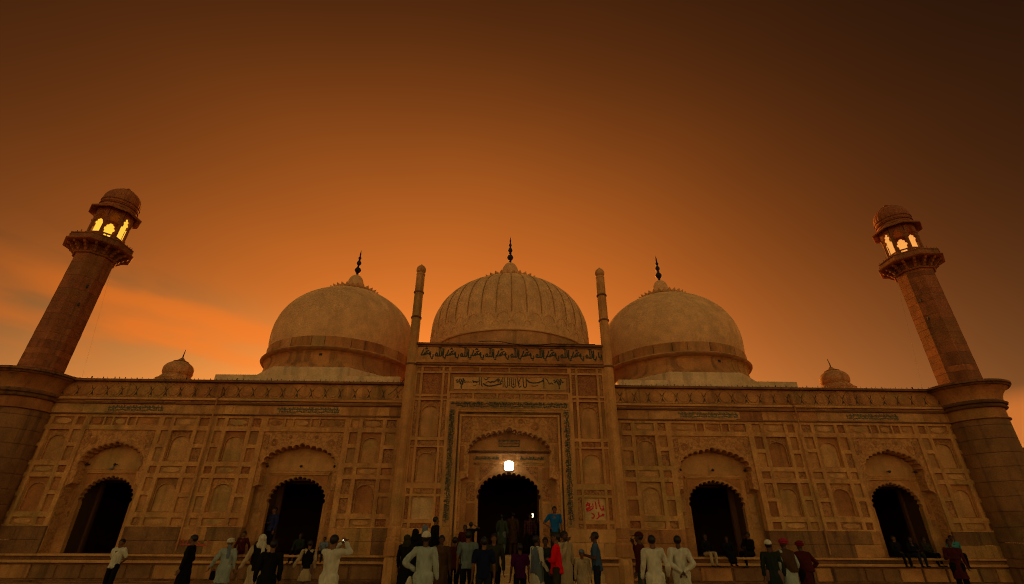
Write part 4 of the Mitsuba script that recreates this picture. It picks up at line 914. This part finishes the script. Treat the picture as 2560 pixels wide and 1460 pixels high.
D_ = lambda x, y, top, foot, look, label, upper, lower, **k: dict(x=x, y=y, top=top, foot=foot, face=None, look=look, label=label, upper=upper, lower=lower, **k)
SEAT = 1.13
people([
    D_(-12.42, -2.2, 1.58, -.02, 172, 'man in a white polo shirt and dark trousers standing below the far left archway', 'white', 'black', kind='tee', sleeves='short', arms=('behind', 'behind'), lean=-.03),
    D_(-9.08, -4.2, 1.70, 0, 100, 'man all in black standing by the faded red scrawl on the wall', 'black', 'black', arms=('down', 'hold')),
    D_(-8.5, -3.2, 1.66, 0, 12, 'man in a pale tunic with a black and white headcloth, seen from behind', 'greywhite', 'greywhite', hat='turban', hatc='white', arms=('swing', 'down'), extra=('tail:slate',)),
    D_(-9.52, -.2, 1.84, SEAT, 176, 'man in dark maroon sitting on the ledge under the inner left archway', 'maroon', 'maroon', kind='shirt', sit=True, arms=('prop', 'lap')),
    D_(-9.0, .05, 1.70, SEAT, 186, 'person in red trousers sitting at the left jamb of the inner left archway', 'brown', 'red', kind='shirt', sit=True, arms=('lap', 'lap')),
    D_(-9.02, .78, 2.70, 1.06, 150, 'man in a dark blue shirt standing inside the inner left archway', 'dimblue', 'black', kind='shirt', arms=('down', 'fold')),
    D_(-6.88, -4.8, 1.75, 0, 35, 'person in a white headscarf and black waistcoat striding past the inner left archway', 'cream', 'cream', hat='scarf', hatc='white', extra=('vest:black', 'tail:white'), arms=('swing', 'down'), step=.16),
    D_(-5.45, -7.5, 1.60, 0, 20, 'broad figure all in black walking away in front of the inner left archway', 'black', 'black', kind='kurta', arms=('down', 'down'), step=.1),
    D_(-7.66, .25, 1.80, SEAT, 172, 'man in a dark green shirt sitting in the shade of the inner left archway', 'darkgreen', 'black', kind='shirt', sit=True, arms=('lap', 'lap'), skin='dark_skin'),
    D_(-6.43, -2.2, 1.57, 0, 20, 'boy in a black waistcoat over a short white tunic, seen from behind', 'cream', 'pinkbrown', extra=('vest:black',), arms=('swing', 'down')),
    D_(-6.62, -.2, 1.68, SEAT, 178, 'young man in a greyish shirt sitting on the ledge right of the inner left archway', 'slate', 'jeans', kind='tee', sleeves='short', sit=True, arms=('lap', 'lap'), skin='dark_skin'),
    D_(-3.9, -8.2, 1.70, 0, -14, 'tall man in a long white tunic raising a camera with both hands', 'white', 'white', arms=('upin', 'up')),
    D_(-3.0, -4.2, 1.77, .08, -20, 'woman in a black robe and greenish headscarf at the left end of the crowd', 'black', None, kind='abaya', hat='scarf', hatc='olive'),
    D_(-2.93, -3.2, 1.94, .17, -10, 'woman all in black climbing the stair behind the man in the white cap', 'black', None, kind='abaya', hat='scarf', hatc='black'),
    D_(-2.81, -1.95, 2.07, .4, -30, 'woman in a grey headscarf and black robe higher on the stair', 'black', None, kind='abaya', hat='scarf', hatc='slate'),
    D_(-2.55, -1.3, 2.32, .62, -60, 'man in black near the stair top beside the lettered band left of the door', 'black', 'black', arms=('down', 'down')),
    D_(-1.97, -8.0, 1.78, 0, 0, 'man in a white cap and pale blue-white tunic, elbow out, back turned', 'greywhite', 'greywhite', hat='kufi', hatc='white', arms=('hip', 'down'), skin='dark_skin'),
    D_(-1.98, -4.5, 1.73, 0, 190, 'man in a brown tunic looking back beside the man in the white cap', 'brown', 'brown', arms=('down', 'hold'), skin='dark_skin'),
    D_(-1.72, -3.0, 1.69, .0, 15, 'man in dark brown clothes between the brown tunic and the light grey T-shirt', 'maroon', 'black', kind='shirt', arms=('down', 'down'), skin='dark_skin'),
    D_(-1.53, -1.3, 2.08, .62, 160, 'dark-haired child on the stair just left of the doorway', 'maroon', 'black', kind='shirt', skin='dark_skin'),
    D_(-1.34, -1.1, 2.16, .84, 0, 'person with one arm raised to the head, left of the doorway', 'black', 'black', kind='tee', sleeves='short', arms=('fold', 'raised')),
    D_(-1.23, -4.6, 1.84, .0, 0, 'man in a light grey T-shirt and black trousers facing the doorway', 'grey', 'black', kind='tee', sleeves='short', arms=('down', 'down')),
    D_(-.72, -7.0, 1.68, 0, 5, 'man in a navy T-shirt and jeans walking towards the doorway with a bag', 'navy', 'jeans', kind='tee', sleeves='short', arms=('down', 'down'), step=.05),
    D_(-.5, -5.0, 1.77, 0, 178, 'man in a dark olive shirt facing the street beside the navy T-shirt', 'olive', 'black', kind='shirt', arms=('down', 'down')),
    D_(.2, 1.5, 2.62, 1.06, 0, 'large man in a brown tunic going in through the main doorway', 'brown', 'brown', skin='dark_skin'),
    D_(-.24, 1.2, 2.52, 1.06, -20, 'person in pale green clothes just inside the main doorway', 'palegreen', 'grey', skin='dark_skin'),
    D_(.86, .9, 2.54, 1.06, 170, 'man in a plaid reddish shirt standing in the main doorway', 'plaid', 'black', kind='shirt', skin='dark_skin'),
    D_(1.1, 1.2, 2.42, 1.06, 185, 'person in black at the right jamb inside the main doorway', 'black', 'black', kind='shirt', skin='dark_skin'),
    D_(1.62, -.98, 2.70, 1.06, 176, 'man in a bright blue shirt, hand on hip, standing on the top step', 'cyan', 'darkgreen', kind='shirt', sleeves='short', arms=('down', 'hip')),
    D_(.18, -5.8, 1.54, 0, 10, 'boy in a purple T-shirt waiting at the foot of the stair', 'purple', 'black', kind='tee', sleeves='short', arms=('down', 'down'), skin='dark_skin'),
    D_(.64, -5.4, 1.73, 0, -60, 'man in a blue-grey waistcoat with white sleeves, beside the purple T-shirt', 'white', 'grey', extra=('vest:slate',), arms=('down', 'hold'), skin='dark_skin'),
    D_(1.0, -4.0, 1.69, 0, 176, 'man in a dark olive tunic facing the street behind the red shirt', 'darkgreen', 'black', arms=('fold', 'down'), skin='dark_skin'),
    D_(1.1, -6.0, 1.80, 0, 75, 'man in a bright red shirt turned sideways in the crowd', 'red', 'olive', kind='shirt', arms=('fold', 'hold'), hair=True),
    D_(1.44, -5.0, 1.85, 0, 215, 'bearded man in a cream tunic, hand at his mouth, with a dark shoulder bag', 'cream', 'cream', arms=('down', 'mouth'), beard=True, skin='dark_skin'),
    D_(1.9, -5.0, 1.40, 0, 178, 'grey-capped child in a pale embroidered tunic facing the street', 'cream', 'cream', hat='kufi', hatc='slate', arms=('down', 'down'), skin='skin'),
    D_(2.3, -5.0, 1.83, 0, 78, 'young man in a blue shirt and jeans looking down at his phone', 'blue', 'jeans', kind='shirt', sleeves='short', arms=('phone', 'phone'), lean=.03, skin='dark_skin'),
    D_(3.38, -5.5, 1.84, 0, 60, 'man in a peaked cap and dark maroon shirt over pale green trousers', 'maroon', 'palegreen', kind='shirt', hat='cap', hatc='maroon', arms=('down', 'mouth'), skin='dark_skin'),
    D_(3.12, -7.6, 1.74, 0, -8, 'man in a long cream-white tunic carrying a dark bag, seen from behind', 'white', 'white', arms=('down', 'hold')),
    D_(4.08, -6.5, 1.74, 0, -6, 'man in a white tunic with his hands clasped behind his back', 'white', 'white', arms=('behind', 'behind'), skin='dark_skin'),
    D_(7.28, -.05, 1.86, SEAT, 190, 'man in pale trousers sitting at the left side of the inner right archway', 'black', 'cream', kind='shirt', sit=True, arms=('prop', 'lap'), skin='dark_skin'),
    D_(8.02, -.15, 1.78, SEAT, 176, 'person all in black sitting in the middle of the inner right archway with legs hanging', 'black', 'black', kind='abaya', sit=True, arms=('lap', 'lap'), skin='dark_skin'),
    D_(8.98, .15, 1.92, SEAT, 110, 'dark figure sitting sideways at the right jamb of the inner right archway', 'black', 'black', kind='shirt', sit=True, arms=('fold', 'mouth'), skin='dark_skin'),
    D_(6.86, -5.5, 1.66, 0, -25, 'man in a white cap and dark green coat, left of the red turban', 'darkgreen', 'pinkbrown', hat='kufi', hatc='white', arms=('down', 'down'), skin='dark_skin'),
    D_(7.28, -5.5, 1.74, 0, 15, 'man in a rose red turban and brown shawl over a pale tunic', 'greywhite', 'greywhite', hat='turban', hatc='rose', extra=('shawl:brown',), arms=('down', 'hold'), skin='dark_skin'),
    D_(8.1, -4.8, 1.68, 0, 5, 'man in a dark red cap and wine-dark shawl, right of the rose turban', 'maroon', 'black', hat='turban', hatc='wine', extra=('shawl:maroon',), arms=('hip', 'hip'), skin='dark_skin'),
    D_(14.3, -.15, 1.83, SEAT, 182, 'man in black sitting at the left side of the far right archway', 'black', 'black', kind='shirt', sit=True, arms=('prop', 'lap'), skin='skin'),
    D_(14.92, -.15, 1.80, SEAT, 176, 'man in dark clothes sitting in the middle of the far right archway', 'black', 'jeans', kind='shirt', sit=True, arms=('lap', 'fold'), skin='dark_skin'),
    D_(15.75, .25, 1.80, SEAT, 190, 'dim figure in olive sitting deep in the far right archway', 'olive', 'black', kind='shirt', sit=True, arms=('fold', 'lap'), skin='dark_skin'),
    D_(15.86, -.75, 1.72, 0, 150, 'man in a dark tunic leaning beside the teal shirt at the far right archway', 'maroon', 'black', arms=('down', 'fold'), lean=-.04, skin='dark_skin'),
    D_(16.45, -.2, 1.86, SEAT, 160, 'man in a teal shirt sitting on the ledge and leaning back on one arm', 'teal', 'black', kind='shirt', sleeves='short', sit=True, arms=('back', 'lap'), skin='dark_skin'),
])


# ---------------------------------------------------------------- things carried, lamps, wires
def thing(name, mesh, m, label, cat_, sm=False, **more): return add(name, mesh, m, None, sm, label, cat_, **more)


def soft_bag(x, y, z, w, h, d, m, label, cat_='bag'):
    k = holder('carry_bag', label=label, category=cat_)
    b = hull(((x - w * .35, y, z - h), (w * .2, d, .03)), ((x + w * .35, y, z - h), (w * .2, d, .03)), ((x - w * .25, y, z - h * .3), (w * .15, d * .6, .02)), ((x + w * .25, y, z - h * .3), (w * .15, d * .6, .02)))
    add('bag_body', finish(b, .05, 3, .01, 3), m, k)
    add('handle', tube([(x - w * .2, y, z - h * .32), (x - w * .1, y, z - .03), (x, y, z), (x + w * .1, y, z - .03), (x + w * .2, y, z - h * .32)], .008, 5), m, k)


soft_bag(-.98, -6.93, .80, .26, .34, .07, 'cloth_khaki', 'striped pale carrier bag hanging from the hand of the navy T-shirt')
soft_bag(3.42, -7.47, .80, .22, .32, .06, 'cloth_black', 'black bag hanging from the hand of the man in the long cream-white tunic')
soft_bag(-8.80, -3.2, .82, .16, .26, .05, 'cloth_black', 'small black bag swinging beside the man with the headcloth')
soft_bag(1.72, -4.9, 1.18, .24, .5, .08, 'cloth_black', 'black shoulder bag at the side of the bearded man in cream')
thing('white_cloth', finish(hull(((-2.26, -7.95, .92), (.03, .02, .02)), ((-2.5, -7.9, .45), (.06, .03, .02)), ((-2.2, -7.9, .42), (.1, .04, .02))), .05, 3, .015, 2), 'cloth_white', 'white cloth hanging at the left of the man in the white cap', 'cloth', 60)
cm = holder('compact_camera', label='small silver camera held up by the tall man in the long white tunic', category='camera')
add('camera_body', move(rotz(bx(-.055, .055, -.018, .018, -.032, .032), -.24), -3.77, -7.90, 1.60), 'dark_bronze', cm)
mat('lcd_glow', col=(.5, .5, .45), rough=.2)
add('screen', move(rotz(bx(-.034, .034, -.021, -.0185, -.024, .024), -.24), -3.77, -7.90, 1.60), 'lcd_glow', cm, emitter={'type': 'area', 'radiance': {'type': 'rgb', 'value': [1.1 / G, .95 / G, .6 / G]}})
thing('phone', move(rotz(bx(-.036, .036, -.005, .005, -.07, .07), 1.4), 1.98, -4.97, 1.30), 'hair_black', 'black phone in the hands of the young man in the blue shirt', 'phone')
# floodlight over the door
FL = holder('floodlight', label='white floodlight shining over the main doorway', category='lamp')
lx, ly, lz = -.01, -.12, 4.17
add('housing', cat(tile(lx - .14, lx + .14, ly + .0, ly + .1, lz - .15, lz + .15, .02), bx(lx - .05, lx + .05, ly + .1, .12, lz - .04, lz + .04)), 'iron', FL)
mat('lamp_glass', col=(.8, .8, .8), rough=.2)
add('lit_glass', finish(hull(*[((lx + a_ * .075, ly - .05 + q_, lz + b_ * .08), (.066 - q_, .03, .066 - q_)) for a_ in (-1, 1) for b_ in (-1, 1) for q_ in (0, -.04)][:8]), .03, 4), 'lamp_glass', FL, emitter={'type': 'area', 'radiance': {'type': 'rgb', 'value': [1.1, .98, .8]}})
BU = holder('hanging_bulb', label='small bare bulb glowing inside the main doorway on the right', category='lamp')
add('bulb', rev([(0, 2.44), (.03, 2.45), (.05, 2.5), (.045, 2.55), (.02, 2.6), (0, 2.61)], 12, (1.02, 1.9)), 'lamp_glass', BU, True, emitter={'type': 'area', 'radiance': {'type': 'rgb', 'value': [.5, .36, .14]}})
add('flex', tube([(1.02, 1.9, 2.6), (1.02, 1.9, 6.99)], .006, 5), 'iron', BU)


def sag(a, b, d, n=14):
    a, b = np.array(a, float), np.array(b, float); t = np.linspace(0, 1, n)[:, None]
    return a + (b - a) * t - np.array([0, 0, 1]) * d * 4 * t * (1 - t)


thing('overhead_cable', tube(sag((-23.5, .6, 8.45), (-16.4, .9, 7.55), .1), .012, 5), 'iron', 'black cable running across the far left tower foot to the roof', 'cable')
thing('overhead_cable', tube(sag((-18.2, -.4, 13.5), (-18.05, .4, 7.55), .0), .002, 5), 'iron', 'thin wire hanging from the balcony of the left minaret', 'cable')
thing('overhead_cable', tube(sag((18.3, -.4, 13.5), (18.1, .4, 7.55), .0), .002, 5), 'iron', 'thin wire hanging from the balcony of the right minaret', 'cable')
thing('roof_cable', tube(np.vstack([sag((-1.35, -.66, 9.09), (-.2, -.74, 9.05), -.05), sag((-.2, -.74, 9.05), (1.75, -.74, 9.03), .1)[1:], sag((1.75, -.74, 9.03), (3.6, -.7, 9.04), .01)[1:]]), .016, 5), 'iron', 'dark cable lying in loops along the top of the gateway block', 'cable')
thing('roof_cable', tube(sag((-4.2, -.2, 7.9), (-5.0, -.16, 6.9), .12), .014, 5), 'iron', 'short black cable hanging over the coping left of the gateway', 'cable')
pg = holder('pigeon', label='grey pigeon perched on the lintel of the far left archway', category='bird')
qx_, qy_, qz_ = -15.5, .40, 3.95
scene[pg] = mikit.ply(finish(join([hull(((qx_ - .06, qy_, qz_ + .075), (.05, .05, .045)), ((qx_ + .06, qy_, qz_ + .1), (.05, .05, .05))), hull(((qx_ + .08, qy_, qz_ + .12), .032), ((qx_ + .1, qy_, qz_ + .19), .028)), hull(((qx_ + .12, qy_, qz_ + .19), .012), ((qx_ + .15, qy_, qz_ + .185), .004)),
                     hull(((qx_ - .08, qy_, qz_ + .08), (.03, .03, .015)), ((qx_ - .2, qy_, qz_ + .05), (.02, .035, .006))), hull(((qx_, qy_ - .02, qz_ + .04), .008), ((qx_ + .01, qy_ - .02, qz_), .008)), hull(((qx_, qy_ + .02, qz_ + .04), .008), ((qx_ + .01, qy_ + .02, qz_), .008))]), .03, 1), 'hair_grey', smooth=True, to_world=T().translate([qx_, qy_, qz_]).scale(.8).translate([-qx_, -qy_, -qz_]))
